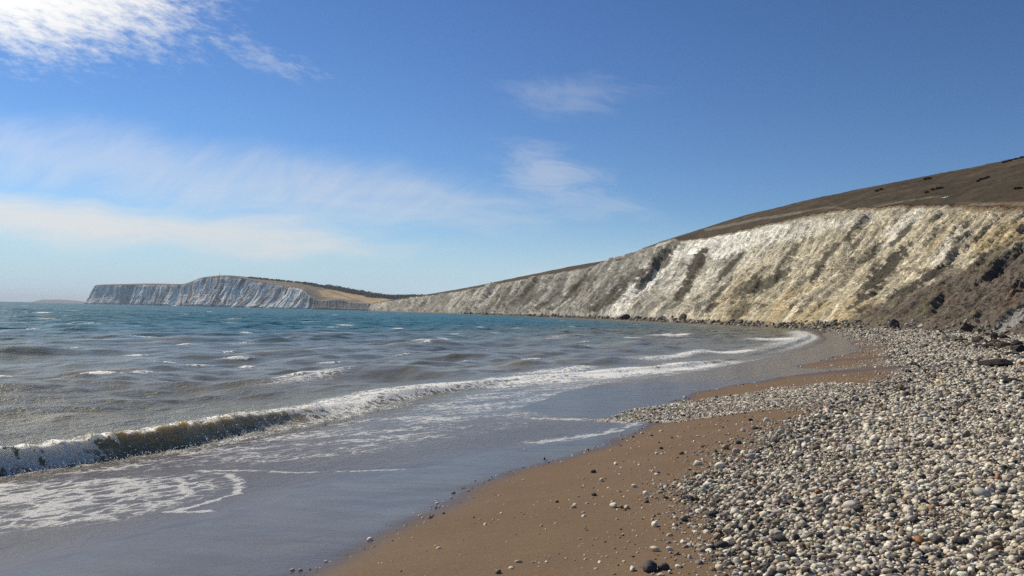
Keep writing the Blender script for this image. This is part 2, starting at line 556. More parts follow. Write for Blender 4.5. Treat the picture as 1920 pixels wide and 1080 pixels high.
# ------------------------------------------------------------------ beach
def build_beach():
    ys = np.concatenate([np.linspace(-45, 3, 24, endpoint=False), np.geomspace(3, 335, 460)])
    t = np.linspace(0, 1, 300)
    t = t * 0.55 + 0.45 * (t ** 2)
    xl = shore_x(ys) - 6
    xr = np.maximum(shore_x(ys) + 30, np.interp(ys, [-45, 60, 112, 127, 163, 200, 240, 290, 335], [46, 60, 78, 82, 88, 93, 101, 112, 114]))
    X = xl[:, None] + (xr - xl)[:, None] * t[None]
    Y = np.repeat(ys[:, None], len(t), 1)
    Z = beach_z(X, Y)
    wx = wet_x(Y)
    d = (wx - X) + 0.5 * fbm(X / 1.8, Y / 2.6, 3, 3) * np.clip(Y / 14, 0.6, 2.5)
    wet = sstep(d, -0.9, 0.7)
    # damp hollows left among the shingle
    for (cx, cy, rx, ry, a, k) in ((13.0, 30.5, 4.0, 1.1, 0.42, 0.55), (20, 49, 7, 1.6, 0.45, 0.5), (30, 74, 8, 2.5, 0.4, 0.45), (5.6, 20.0, 3.2, 0.9, 0.35, 0.25)):
        wet = np.maximum(wet, k * (1 - sstep(blob(X, Y, cx, cy, rx, ry, a), 0.4, 1.3)))
    me = grid_mesh('beach', np.stack([X, Y, Z], -1), {'wet': wet})
    return tag(add('beach', me, M_sand), 'brown sand beach, wet and shining near the water', None, None, 'structure')


build_beach()

# ------------------------------------------------------------------ sea
W1 = dict(y=[4, 10, 12, 14.4, 15.9, 20, 23.4, 27.8, 32.4, 36, 41, 47, 53, 60, 83, 110, 150, 200],
          x=[-15.2, -11.2, -10.2, -8.8, -7.8, -6.45, -5.35, -3.9, -2.3, -0.2, 3.4, 8.0, 12.2, 15.8, 26.5, 38, 54, 70])


SPRAY = []


def build_sea():
    ys = np.concatenate([[-60, -40, -20, -8, 0, 3], np.geomspace(5, 430, 800), np.geomspace(440, 26000, 130)])
    nc = 500
    tt = np.linspace(0, 1, nc)
    xl = -(0.72 * np.maximum(ys, 0) + 9)
    fr = film_x(np.minimum(ys, 600))
    xr = np.where(ys < 200, fr + 0.8 + 0.02 * np.maximum(ys, 0), shore_x(np.minimum(ys, 3000)) + 14)
    xr = np.where(ys > 3000, -0.12 * ys, xr)
    xr = np.maximum(xr, xl + 5)
    X = xl[:, None] + (xr - xl)[:, None] * tt[None]
    ext = np.array([6.0, 2.6, 1.2, 0.5, 0.2, 0.06])
    Xe = xl[:, None] - (np.maximum(ys, 0) * 0.9 + 40)[:, None] * ext[None]
    X = np.concatenate([Xe, X], 1)
    Y = np.repeat(ys[:, None], X.shape[1], 1)
    q = X - shore_x(np.minimum(Y, 3000))
    sp = np.maximum(np.gradient(ys)[:, None] * np.ones_like(X), 0.03)
    # wind chop: many short wave trains running in towards the beach
    r2 = np.random.default_rng(3)
    Z = np.zeros_like(X)
    off = sstep(-q, 0.5, 9.0)
    warpx, warpy = 0.8 * fbm(X / 9, Y / 9, 40, 2), 0.8 * fbm(X / 9, Y / 9, 41, 2)
    for lam in np.geomspace(0.42, 13.0, 40):
        a = R_(-32) + r2.normal(0, 0.50)
        k = 2 * math.pi / lam
        ph = k * ((X + warpx) * math.cos(a) + (Y + warpy) * math.sin(a)) + r2.uniform(0, 6.28)
        s_ = 0.5 + 0.5 * np.sin(ph)
        amp = 0.0084 * lam ** 0.94
        vis = sstep(lam / sp, 2.2, 5.0)
        Z += amp * (2 * s_ ** 1.7 - 0.75) * vis
    patch = 0.65 + 0.55 * fbm(X / 14, Y / 22, 55, 3)
    Z *= off * np.clip(patch, 0.25, 1.4)
    foam = np.zeros_like(X)
    thin = np.zeros_like(X)
    # the breaker along the beach
    brk = 0.75 + 0.55 * fbm(Y / np.clip(Y * .22, 3, 40), 0 * Y, 24, 3)
    wob = 0.20 * fbm(Y / 1.3, 0 * Y, 21, 3) + 0.8 * fbm(Y / 5.0, 0 * Y, 22, 2) * sstep(Y, 20, 34)
    qc = (X - (pchip(Y, W1['y'], W1['x']) + wob)) * 0.85
    A = np.interp(Y, [4, 9, 12, 14, 17, 20, 23, 25.5, 27.5, 31, 34, 38, 44, 52, 57, 66, 80, 110, 150, 200],
                  [.2, .30, .42, .50, .52, .44, .24, .12, .22, .20, .09, .07, .10, .22, .10, .10, .24, .30, .30, .2])
    A = A * (1 + 0.30 * fbm(Y / 0.9, 0 * Y, 23, 3) + 0.22 * fbm(Y / 0.26, X / .5, 25, 3))
    prof = np.where(qc < 0, np.exp(-(np.abs(qc) / 1.25) ** 1.5), np.exp(-(qc / 0.36) ** 2))
    near = Y < 230
    Z = np.where(near, Z * (1 - 0.6 * prof) + A * prof, Z)
    ffoam = np.interp(Y, [4, 12, 14.6, 15.6, 17, 19, 21, 22.5, 25, 26.5, 28, 31.5, 33.5, 36, 42, 54, 57, 62, 80, 120, 160, 200],
                      [.6, .76, .76, .60, .48, .48, .50, .60, .52, .62, .74, .72, .52, .55, .68, .8, .25, .15, .6, .95, 1.0, .6])
    fw = np.interp(Y, [4, 15, 16.2, 21, 23, 27, 32, 36, 60, 200], [.75, .75, .16, .14, .5, .55, .5, 1.0, 1.2, 1.8])
    crest = np.where(qc < 0, np.exp(-(qc / 0.30) ** 2), np.exp(-(qc / fw) ** 2))
    foam = np.maximum(foam, near * ffoam * crest * np.clip(brk * np.where(Y > 33, .85, 1) + np.where(Y > 33, -.1, .3), .12, 1))
    thin = np.maximum(thin, near * np.interp(Y, [12, 15, 17, 21, 25, 35], [0, .4, 1, 1, .5, .2]) * np.exp(-((qc - 0.08) / 0.34) ** 2))
    # rough brown rush in front of the wave, and the foam washed out over it
    rush = np.exp(-((qc - 0.8) / 0.55) ** 2) * np.interp(Y, [13, 16, 20, 25, 28], [0, .3, .45, .4, 0])
    foam = np.maximum(foam, rush * 0.72)
    foam = np.maximum(foam, 0.80 * np.exp(-((Y - 24.0) / 2.0) ** 2 - ((qc - 0.05) / 0.75) ** 2))
    wash = np.interp(Y, [31, 35, 41, 50, 55, 60], [0, .50, .72, .74, .50, 0]) * sstep(qc, -1.8, -0.2) * (1 - .8 * sstep(qc, 1.0, 3.6)) * np.clip(.72 + .95 * fbm(X / 1.8, Y / 3.6, 77, 3), .15, 1.15)
    foam = np.maximum(foam, wash)
    wash = np.interp(Y, [66, 80, 100, 150, 200, 230], [0, .35, .55, .7, .6, 0]) * sstep(qc, -5, -1) * (1 - sstep(qc, .8, 2.6)) * np.clip(brk, .2, 1)
    foam = np.maximum(foam, wash)
    back_l = np.interp(Y, [13, 16, 20, 24, 30, 34], [.3, .16, .2, .42, .44, .2]) * np.exp(-((qc + 0.75) / .7) ** 2) * np.clip(.8 + .9 * fbm(X / .9, Y / 1.4, 78, 3), 0, 1.3) * (Y > 12) * (Y < 35)
    foam = np.maximum(foam, back_l)
    # swells rising behind it: (u0, v0, u1, v1, height, foam)
    for (u0, v0, u1, v1, h_, fo) in ((850, 690, 1090, 668, .34, .0), (1190, 668, 1330, 655, .32, .5), (395, 662, 660, 648, .30, .0),
                                     (515, 712, 650, 692, .30, .35), (545, 782, 705, 752, .16, .60), (610, 752, 770, 730, .20, .55), (705, 733, 905, 711, .20, .72), (930, 716, 1060, 700, .16, .6), (1080, 704, 1250, 690, .16, .66), (980, 698, 1110, 686, .18, .5), (330, 812, 520, 776, .10, .2), (20, 780, 230, 755, .24, .0), (1330, 657, 1408, 652, .32, .85),
                                     (780, 641, 822, 637, .3, .75), (1235, 627, 1285, 624, .4, .8), (120, 694, 300, 688, .2, 0), (690, 650, 860, 640, .22, 0),
                                     (1030, 650, 1240, 640, .25, .0), (1425, 634, 1500, 631, .4, .85), (-120, 720, 40, 715, .25, 0),
                                     (1000, 634, 1100, 628, .25, .2), (240, 640, 380, 632, .25, 0), (560, 626, 700, 620, .3, .2)):
        p0, p1 = gnd(u0, v0, h_), gnd(u1, v1, h_)
        vx, vy = p1[0] - p0[0], p1[1] - p0[1]
        L = math.hypot(vx, vy)
        tx, ty = vx / L, vy / L
        nx, ny = ty, -tx                                   # shoreward side
        sa = (X - p0[0]) * tx + (Y - p0[1]) * ty
        sn = (X - p0[0]) * nx + (Y - p0[1]) * ny
        sn = sn + 0.25 * fbm(sa / 2.5, 0 * sa, int(u0) + 500, 2) + 0.10 * L * ((sa / L - 0.5) ** 2)
        win = np.exp(-np.abs((sa - L / 2) / (0.55 * L)) ** 3)
        wb_, wf_ = 1.1 + 0.012 * p0[1], 0.62 + 0.006 * p0[1]
        pr = np.where(sn < 0, np.exp(-(np.abs(sn) / wb_) ** 1.7), np.exp(-(sn / wf_) ** 2)) * win
        Z += .8 * h_ * pr * np.maximum(off, .55)
        thin = np.maximum(thin, 0.35 * win * np.exp(-((sn - 0.1) / (0.5 + .004 * p0[1])) ** 2))
        foam = np.maximum(foam, fo * win * np.exp(-((sn - 0.1) / (0.28 + 0.012 * p0[1])) ** 2))
    # scattered whitecaps further out
    r3 = np.random.default_rng(11)
    for k in range(120):
        yy = 28 * (1400 / 28) ** r3.uniform()
        xx = r3.uniform(-0.68, 0.25) * yy
        if xx > shore_x(yy) - 12:
            continue
        ln, wd = r3.uniform(.5, 1.5) * (0.5 + 0.011 * yy), (0.14 + 0.0045 * yy)
        j0, j1 = np.searchsorted(ys, [yy - 3 * ln, yy + 3 * ln])
        ang = R_(58) + r3.normal(0, .25)
        b = blob(X[j0:j1], Y[j0:j1], xx, yy, ln, wd, ang)
        e = np.exp(-b)
        foam[j0:j1] = np.maximum(foam[j0:j1], e * r3.uniform(.40, .8))
        Z[j0:j1] += 0.10 * e
    # swash: a thin sheet lying on the sand
    zb = beach_z(X, np.minimum(Y, 330))
    fx = film_x(np.minimum(Y, 600)) + 0.22 * fbm(X / 1.1, Y / 1.1, 60, 3)
    fx = fx + 0.35 * fbm(Y / 2.2, 0 * Y, 61, 2)
    dfx = (fx - X)
    sheet = zb + np.where(dfx > 0, np.minimum(dfx * 0.012, 0.035), dfx * 0.08)
    sheet += 0.006 * fbm(X / 0.35, Y / 0.5, 62, 3) * sstep(dfx, 0.5, 2)
    ns = Y < 330
    filmv = ns * sstep(sheet - Z, -0.10, 0.10) * sstep(q, -0.3, 2.2)
    Z = np.where(ns, np.maximum(Z, sheet), Z)
    Z = np.where(ns & (dfx < 0), zb + dfx * 0.08, Z)
    # lacy foam left on the sheet
    lobe = [(-9.5, 13.2), (-7.9, 13.4), (-4.7, 13.1), (-3.8, 11.8), (-3.55, 10.9), (-3.8, 10.0), (-4.2, 9.4), (-4.9, 8.9), (-6.2, 8.4), (-9, 9.5)]
    ins = in_poly(X + 0.15 * fbm(X / .6, Y / .6, 70, 2), Y + 0.15 * fbm(X / .6, Y / .6, 71, 2), lobe)
    dc = np.hypot((X + 6.3) / 2.6, (Y - 11.9) / 2.2)
    dl, _ = seg_dist(X, Y, lobe + [lobe[0]])
    foam = np.maximum(foam, ins * (0.35 + .65 * sstep(dl, 0, .7)) * (0.44 - 0.11 * dc + 0.34 * fbm(X / .8, Y / 1.0, 76, 3)))
    edge = [(-4.9, 13.2), (-4.3, 12.7), (-3.8, 11.8), (-3.55, 10.9), (-3.8, 10.1), (-4.0, 9.8), (-3.45, 9.75)]
    d, p = seg_dist(X + 0.06 * fbm(X / .25, Y / .25, 72, 2), Y + 0.06 * fbm(X / .25, Y / .25, 73, 2), edge)
    foam = np.maximum(foam, 0.80 * np.exp(-(d / 0.055) ** 2))
    line = [(-4.9, 13.2), (-4.1, 12.95), (-3.2, 12.5), (-2.0, 12.4), (-1.1, 12.35)]
    d, p = seg_dist(X + 0.1 * fbm(X / .5, Y / .5, 74, 2), Y, line)
    foam = np.maximum(foam, (0.8 - 0.3 * p) * np.exp(-(d / (0.06 - 0.03 * p)) ** 2))
    edge2 = [(0.5, 14.9), (1.6, 15.6), (2.4, 16.5), (2.75, 17.4), (2.2, 18.4), (0.6, 19.6)]
    d, p = seg_dist(X, Y, edge2)
    foam = np.maximum(foam, 0.42 * np.exp(-(d / 0.3) ** 2))
    sw = sstep(q, 0.3, 1.5) * (1 - sstep(q, 4.0, 8.5)) * sstep(Y, 12, 15) * (1 - sstep(Y, 55, 75))
    streak = fbm((X * .85 + Y * .5) / 2.0, (Y * .85 - X * .5) / .8, 75, 3)
    foam = np.maximum(foam, sw * np.clip(0.24 + 0.42 * streak, 0, .55))
    foam = np.where(dfx < 0.02, foam * 0.5, foam)
    # churned water stands up in lumps
    lump = sstep(foam, 0.55, 0.95) * near
    Z += lump * (0.12 * fbm(X / 0.34, Y / 0.42, 80, 4, .62) + 0.08 * ridged(X / 0.11, Y / 0.15, 82, 2) + 0.02) * np.clip(A * 2.2, .3, 1.2) * (filmv < 0.5)
    ripple = np.exp(-((qc - 0.9) / 0.8) ** 2) * (Y > 14) * (Y < 30)
    Z += 0.03 * ripple * fbm(X / 0.16, Y / 0.25, 81, 3)
    dist = np.hypot(X, Y)
    silt = 1 - sstep(-q + 14 * fbm(X / 26, Y / 50, 90, 4), 5, 95)
    silt = 0.06 + 0.94 * silt ** 1.1
    far = sstep(dist, 15, 180)
    calm = np.where(ns, np.exp(-np.clip(dfx - .05, 0, None) / 1.6), 0)
    # the crest leans over towards the beach
    lean = np.where(near, A * np.interp(Y, [10, 14, 18, 22, 25, 28, 32, 36], [.2, .3, .42, .36, .1, .3, .2, .1]) * (0.75 + .9 * fbm(Y / .8, 0 * Y, 26, 3)), 0) * prof ** 3 * (Y > 9) * (Y < 37)
    me = grid_mesh('sea', np.stack([X + .86 * lean, Y - .5 * lean, Z - .12 * lean], -1), {'foam': np.clip(foam, 0, 1), 'silt': silt, 'film': filmv, 'thin': np.clip(thin, 0, 1) * (1 - filmv), 'far': far, 'calm': calm, 'mid': sstep(dist, 10, 40)})
    # where drops are thrown up: along the lip and the broken foot of the wave
    rs_ = np.random.default_rng(66)
    wgt = np.clip((crest * ffoam * sstep(A, .15, .35) + 1.3 * rush) * (Y > 11.5) * (Y < 34) * (np.abs(qc) < 2), 0, None) * (np.gradient(ys)[:, None] * np.abs(np.gradient(X, axis=1)))
    idx = rs_.choice(wgt.size, 5200, p=(wgt / wgt.sum()).ravel())
    SPRAY.append(np.stack([(X + .86 * lean).ravel()[idx], (Y - .5 * lean).ravel()[idx], Z.ravel()[idx]], -1))
    return tag(add('sea', me, M_sea), 'choppy sea running in to the beach', None, None, 'structure')


build_sea()

# ------------------------------------------------------------------ the near cliffs and the down above them
#        base(u, dist)  edge(u, v, dist)      skyline(u, v, dist)
ST = [(2900, 62, 3500, 420, 150, 3900, 60, 260), (2300, 84, 2700, 400, 165, 3100, 110, 290), (1920, 112, 2280, 394, 190, 2560, 170, 320),
      (1700, 160, 2010, 392, 225, 2230, 226, 360), (1600, 205, 1865, 391, 262, 2050, 264, 410), (1500, 285, 1742, 386, 325, 1885, 301, 470),
      (1400, 360, 1592, 394, 392, 1700, 337, 525), (1300, 450, 1462, 417, 478, 1532, 371, 590), (1220, 560, 1367, 438, 590, 1410, 400, 680),
      (1170, 660, 1286, 452, 692, 1310, 431, 735), (1140, 705, 1255, 450, 740, 1264, 445, 760), (1110, 760, 1214, 464.5, 792, 1219, 461, 812), (1060, 870, 1149, 488, 903, 1154, 485, 925),
      (1000, 1030, 1072, 507, 1063, 1078, 498, 1115), (920, 1280, 968, 527, 1315, 972, 519.5, 1375), (835, 1620, 868, 545, 1660, 871, 540, 1730),
      (770, 2080, 794, 556.5, 2125, 797, 552.5, 2200), (720, 2650, 735, 564, 2700, 738, 561.5, 2770), (690, 3050, 698, 570, 3085, 701, 568, 3130)]


def land(ST, ncol, nrow, nhill, base_drop, rough, seed):
    ST = ST[::-1]
    pu = np.array([s[0] for s in ST], float)
    uu = np.linspace(pu[0], pu[-1], ncol)
    B = np.array([[*at(s[0], 565 + .0235 * s[0], s[1])[:2], base_drop] for s in ST])
    E_ = np.array([at(*s[2:5]) for s in ST])
    S_ = np.array([at(*s[5:8]) for s in ST])
    ip = lambda A: np.stack([pchip(uu, pu, A[:, k]) for k in range(3)], -1)
    B, E_, S_ = ip(B), ip(E_), ip(S_)
    ds = np.hypot(*np.diff(B[:, :2], axis=0).T)
    s = np.concatenate([[0], np.cumsum(ds)])
    return uu, B, E_, S_, s


def cliff_rows(B, E_, s, nrow, seed, amp, env_base=0.16, ref=380.0, lo=0.8, hi=3.0):
    """the face: talus below, steeper above, ribbed and gullied down the fall line.
    Returns coordinates along (S) and up (Hm) the face in units that grow with the size of the cliffs."""
    v = np.linspace(0, 1, nrow)
    hlen = np.linalg.norm(E_ - B, axis=1)
    sc = np.clip(B[:, 1] / ref, lo, hi)
    ds = np.diff(s) / (0.5 * (sc[1:] + sc[:-1]))
    sw = np.concatenate([[0], np.cumsum(ds)])
    V = v[:, None] * np.ones(len(s))[None]
    S = sw[None] * np.ones((nrow, 1))
    Hm = V * (hlen / sc)[None]
    zf = V - 0.085 * np.sin(V * math.pi)
    P = B[None] + (E_ - B)[None] * V[..., None]
    P[..., 2] = B[None, :, 2] + (E_ - B)[None, :, 2] * zf
    fallh = (B - E_) * np.array((1, 1, 0))
    fallh /= np.linalg.norm(fallh, axis=1, keepdims=True) + 1e-9
    nrm = fallh * 0.78 + np.array((0, 0, 0.62))
    wv = 9 * fbm(S / 34, Hm / 30, seed + 3, 3) + 1.9 * fbm(S / 7, Hm / 8, seed + 4, 3)
    Sw = S + wv
    rib = ridged(Sw / 24, Hm / 85, seed, 2, 0.5)
    rib2 = ridged(Sw / 7.5, Hm / 28, seed + 5, 3, 0.6)
    fine = fbm(Sw / 2.8, Hm / 3.6, seed + 7, 4, .68)
    blk = fbm(S / 55, Hm / 60, seed + 9, 3)
    step = np.abs(perlin(Sw / 30, P[..., 2] / (1.9 * sc[None]), seed + 13))
    b1, b2, bv = worley(Sw / 5.5 + .5 * fine, Hm / 20 + .4 * fine, seed + 15)
    c1, c2, cv = worley(Sw / 2.2, Hm / 6.0, seed + 16)
    facet = 1.5 * (bv - .5) - .9 * b1 + .55 * (cv - .5) - .45 * c1
    D = amp * (4.0 * blk + 3.0 * rib + 1.7 * rib2 + 0.70 * fine + .8 * facet + .45 * step) * sc[None]
    env = sstep(V, 0.0, env_base) * (1 - 0.8 * sstep(V, 0.90, 1.0))
    P = P + nrm[None] * (D * env)[..., None]
    return P, V, Sw, Hm, rib, rib2, fine, (bv, cv, b2 - b1, c2 - c1), env


def lerp(a, b, t):
    return a + (np.asarray(b) - a) * t[..., None]


CHALK, CHALK_GREY, CREAM = (0.62, 0.59, 0.50), (0.27, 0.256, 0.215), (0.50, 0.435, 0.295)
OCHRE, SCRUB, CLAY, TURF = (0.44, 0.34, 0.18), (0.066, 0.058, 0.042), (0.125, 0.104, 0.080), (0.047, 0.034, 0.020)


def patch_noise(U, Vp, seed, scale=16):
    return fbm(U / scale, Vp / scale, seed, 3)


def build_near_cliff():
    uu, B, E_, S_, s = land(ST, 1250, 250, 60, -0.6, 1, 0)
    bz = beach_z(B[:, 0], B[:, 1])
    B[:, 2] = np.where(B[:, 1] < 300, np.maximum(bz - 0.6, -0.6), -0.6)
    ip_edge = E_.copy()
    E_ = E_ + np.stack([.8 * fbm(s / 4, 0 * s, 302, 3), 0 * s, 1.3 * fbm(s / 9, 0 * s, 300, 3) + .8 * fbm(s / 2.2, 0 * s, 301, 2)], -1)
    P, V, S, Hm, rib, rib2, fine, blk, env = cliff_rows(B, E_, s, 250, 101, 1.0)
    # the landslip at the near end bulges out over the beach
    U, Vp = project(P)
    slip = sstep(U * 0.44 + Vp, 1260, 1330) * sstep(U, 1480, 1640)
    fh = (B - E_) * np.array((1, 1, 0))
    fh /= np.linalg.norm(fh, axis=1, keepdims=True)
    P += (fh[None] * (2.0 * slip * np.sin(np.pi * np.clip(V, 0, 1)) * (1 + .4 * ridged(S / 16, Hm / 30, 411, 3)))[..., None])
    U, Vp = project(P)
    # --- what the ground is made of, plus some painted shade and highlights
    C = np.ones(P.shape) * np.array(CHALK_GREY)
    n_lo = fbm(S / 40, Hm / 55, 201, 3)
    n_fl = fbm(S / 7.0, Hm / 34, 203, 4, .62)                  # streaked down the slope
    n_fl2 = fbm(S / 2.3, Hm / 13, 205, 4, .66) + .35 * (blk[0] - .5)
    n_gr = fbm(S / 1.1, Hm / 2.0, 206, 3, .65)                # grit
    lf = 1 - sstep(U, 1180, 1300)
    C = C * (1 - .26 * lf)[..., None]  # left stretch: greyer chalk and its shade, both darkened in the colour
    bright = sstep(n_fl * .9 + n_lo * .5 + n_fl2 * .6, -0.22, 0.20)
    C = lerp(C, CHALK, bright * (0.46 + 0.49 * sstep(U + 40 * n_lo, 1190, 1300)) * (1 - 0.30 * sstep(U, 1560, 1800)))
    # warmer, more clayey chalk at the near end and low down
    warm = sstep(U + 260 * (1 - V) + 140 * n_lo + 60 * n_fl, 1370, 1640)
    C = C * (1 - .85 * warm[..., None]) + .85 * warm[..., None] * np.array(CREAM) * (0.72 + .46 * sstep(n_fl2 + .5 * n_gr, -.35, .35))[..., None]
    och = sstep(n_lo + .7 * n_fl + .3 * n_fl2 + 0.55 * sstep(Vp, 520, 600) + .45 * sstep(U, 1750, 1900) - .30, 0.05, 0.36) * sstep(U, 1290, 1420)
    C = lerp(C, OCHRE, 0.80 * och)
    # the fresh white scar
    for (cx, cy, rx, ry, a, k) in ((1215, 520, 112, 19, -0.80, .95), (1345, 455, 70, 30, -0.12, .85), (1420, 445, 62, 20, -0.2, .65), (1172, 573, 32, 9, -0.8, .95),
                                   (1490, 435, 80, 18, -.25, .5), (1690, 425, 60, 16, -.7, .5), (1775, 460, 50, 14, -.9, .4), (1600, 415, 60, 12, -.2, .4)):
        b = blob(U, Vp, cx, cy, rx, ry, a) + 0.9 * patch_noise(U, Vp, 31, 26) + .6 * fine + .5 * n_fl2
        C = lerp(C, (0.72, 0.69, 0.60), k * (1 - sstep(b, 0.6, 1.0)))
    # scrub and dark wet marl running down the fall lines
    ns = fbm(S / 9.0, Hm / 25, 207, 4, .62) + 0.35 * n_fl2 + .12 * n_gr
    scr = sstep(ns + 0.18 * fine + .10 * lf, 0.20, 0.31) * sstep(V, 0.05, 0.2) * (1 - 0.8 * sstep(V, 0.74, 0.90))
    C = lerp(C, np.array(SCRUB) * 1.5, .78 * scr)
    for (cx, cy, rx, ry, a, k) in ((1309, 487, 24, 12, -0.85, 1), (1300, 510, 30, 9, -0.95, .85), (1282, 545, 30, 9, -0.95, .8), (1225, 505, 52, 12, -.80, .75),
                                   (1140, 560, 44, 10, -.62, .7), (1248, 472, 34, 12, -.6, .65), (1370, 500, 38, 5, -.85, .9), (1400, 540, 34, 14, -.6, .7), (1180, 525, 34, 8, -.7, .6),
                                   (1660, 505, 70, 14, -.80, 1), (1755, 512, 34, 9, -.5, .9), (1620, 560, 40, 6, -.55, .8), (1690, 440, 34, 6, -.8, .8), (1090, 530, 26, 6, -.6, .6),
                                   (1840, 488, 30, 9, -.7, .8), (1530, 515, 20, 6, -.9, .9), (1440, 530, 54, 10, -.5, .75), (1340, 560, 50, 6, -.9, .7), (1000, 558, 30, 6, -.5, .5),
                                   (1640, 470, 24, 5, -.9, .9), (1600, 430, 40, 4, -.85, .8), (1480, 480, 44, 5, -.85, .7), (1555, 475, 26, 7, -.85, .7), (940, 565, 26, 5, -.5, .5),
                                   (1700, 545, 54, 8, -.55, .85), (1390, 585, 26, 9, -.7, .7), (1075, 545, 24, 8, -.7, .7), (1040, 560, 24, 6, -.6, .6), (1730, 575, 60, 8, -.5, .8)):
        b = blob(U, Vp, cx, cy, rx, ry, a) + 1.3 * patch_noise(U, Vp, 33, 11) + .8 * fine + .6 * n_fl2
        C = lerp(C, SCRUB, min(1, k * 1.15) * (1 - sstep(b, 0.85, 1.12)))
    C = C * (1 + .34 * (blk[1] - .5) + .22 * (blk[0] - .5))[..., None]
    crk = np.maximum(1 - sstep(blk[2] + .12 * n_gr, .02, .10), .6 * (1 - sstep(blk[3], .02, .12))) * sstep(n_fl, -.35, .1) * sstep(V, .04, .12)
    C = lerp(C, np.array((0.12, 0.105, 0.075)), .62 * crk)
    rid = sstep(ridged(S / 6.2, Hm / 16, 233, 2, .5) + .3 * n_gr, .72, .92) * sstep(V, .05, .15)
    C = C * (1 + .35 * rid[..., None])  # thin rib highlights painted into the colour
    C = C * (1 + .30 * np.clip(n_gr, -.8, .8))[..., None]
    bed = 1 - sstep(np.abs(perlin(S / 70 + .15 * fine, P[..., 2] / 1.15, 241)), .02, .10)
    C = C * (1 - .38 * bed * sstep(n_lo + .6 * n_fl, -.25, .15))[..., None]
    # dark slipped clay at the near foot
    dk = sstep((Vp - (612 - 0.455 * (U - 1555))) + 14 * patch_noise(U, Vp, 41, 40) + 12 * n_fl + 6 * fine, -8, 16) * sstep(U, 1540, 1600)
    clay = np.array(CLAY) * (1 + 0.35 * np.clip(n_fl2, -1, 1))[..., None]
    grn = np.array((0.155, 0.140, 0.085))
    clay = lerp(clay, grn, sstep(fbm(S / 13, Hm / 20, 219, 3), .0, .4) * 0.8)
    clay = lerp(clay, (0.125, 0.070, 0.042), sstep(fbm(S / 7, Hm / 9, 221, 3), .12, .45) * 0.8)
    C = C * (1 - dk[..., None]) + clay * dk[..., None]
    b = blob(U, Vp, 1893, 603, 66, 12, -0.60) + .35 * patch_noise(U, Vp, 43, 18) + .25 * fine
    C = lerp(C, (0.24, 0.23, 0.21), 1 - sstep(b, .75, 1.1))
    # overhanging brown soil along the lip
    lip = sstep(V + 0.018 * fine + 0.014 * n_fl2, 0.972, 0.99)
    C = lerp(C, (0.16, 0.11, 0.065), lip * 0.85)
    drip = sstep(V + 0.07 * n_fl2 * sstep(U, 1780, 1830), .93, .985) * sstep(U, 1780, 1830)
    C = lerp(C, (0.20, 0.135, 0.07), 0.75 * drip)
    # tide-stained foot
    C = lerp(C, (0.13, 0.115, 0.085), 0.75 * (1 - sstep(P[..., 2] + 1.1 * fine, 0.8, 3.0)) * (1 - dk))
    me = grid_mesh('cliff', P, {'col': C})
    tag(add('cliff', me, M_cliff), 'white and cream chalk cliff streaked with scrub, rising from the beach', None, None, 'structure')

    # ---- the down
    nh = 90
    E_ = ip_edge
    v = np.linspace(0, 1, nh)
    e2 = P[-1] + np.array((0, 0, 0.25))
    E0 = E_ + np.array((0, 0, .25))
    dirh = (S_ - E0)
    Lh = np.linalg.norm(dirh, axis=1, keepdims=True)
    back = S_ + dirh * np.array((1, 1, 0)) * 0.5 + (dirh / (np.linalg.norm(dirh, axis=1, keepdims=True))) * np.array((1, 1, 0)) * 130
    back[:, 2] = S_[:, 2] * 0.93
    Q = np.zeros((nh + 8, len(s), 3))
    for k, t in enumerate(v):
        Q[k] = E0 + dirh * t + (e2 - E0) * np.exp(-t * Lh / 5)
        Q[k, :, 2] += 0.05 * dirh[:, 2] * math.sin(t * math.pi)
    for k in range(8):
        t = (k + 1) / 8
        Q[nh + k] = S_ + (back - S_) * t
        Q[nh + k, :, 2] = S_[:, 2] + (back[:, 2] - S_[:, 2]) * t * t
    Vh = (np.arange(nh + 8) / nh)[:, None] * np.ones(len(s))[None]
    Sx = s[None] * np.ones((nh + 8, 1))
    L = np.linalg.norm(dirh, axis=1)[None]
    Hh = Vh * L
    WX, WY = Q[..., 0], Q[..., 1]
    bump_ = (1.5 * fbm(WX / 26, WY / 34, 501, 4) + 0.75 * fbm(WX / 4, WY / 7, 503, 4, .65))
    Q[..., 2] += bump_ * sstep(Vh, 0, .1) * np.clip(L / 60, .1, 1) * np.where(Vh > .9, .35, 1)
    U, Vp = project(Q)
    C = np.ones(Q.shape) * np.array(TURF)
    n1 = fbm(WX / 30, WY / 45, 505, 4)
    n2 = fbm(WX / 4, WY / 9, 507, 4)
    C = lerp(C, (0.074, 0.054, 0.029), sstep(n1 + .8 * n2, -.05, .45))
    C = lerp(C, (0.034, 0.033, 0.017), 0.8 * sstep(fbm(WX / 14, WY / 26, 509, 4) - .3 * sstep(Vh, .3, .8), 0.02, .35))
    # old road cutting in the chalk, and worn paths
    for pts, wd, k, colr in (([(1322, 431), (1360, 424), (1420, 411), (1462, 405), (1500, 398)], 2.6, .5, (0.20, 0.175, .13)),
                             ([(1490, 400), (1530, 392), (1560, 388), (1590, 394)], 1.6, .5, (0.20, .15, .10)),
                             ([(1540, 374), (1556, 381), (1580, 390)], 0.8, .35, (0.16, .12, .075)),
                             ([(1790, 388), (1840, 383), (1925, 382)], 2.6, .6, (0.26, .20, .13)),
                             ([(1620, 392), (1700, 376), (1760, 368)], 1.2, .4, (0.26, .20, .13))):
        d, p = seg_dist(U, Vp, pts)
        C = lerp(C, colr, k * (1 - sstep(d + 2.0 * n2, .5 * wd, 1.3 * wd)))
    soil = (1 - sstep(Vh + .012 * n2, .02, .05)) * sstep(U, 1780, 1820)
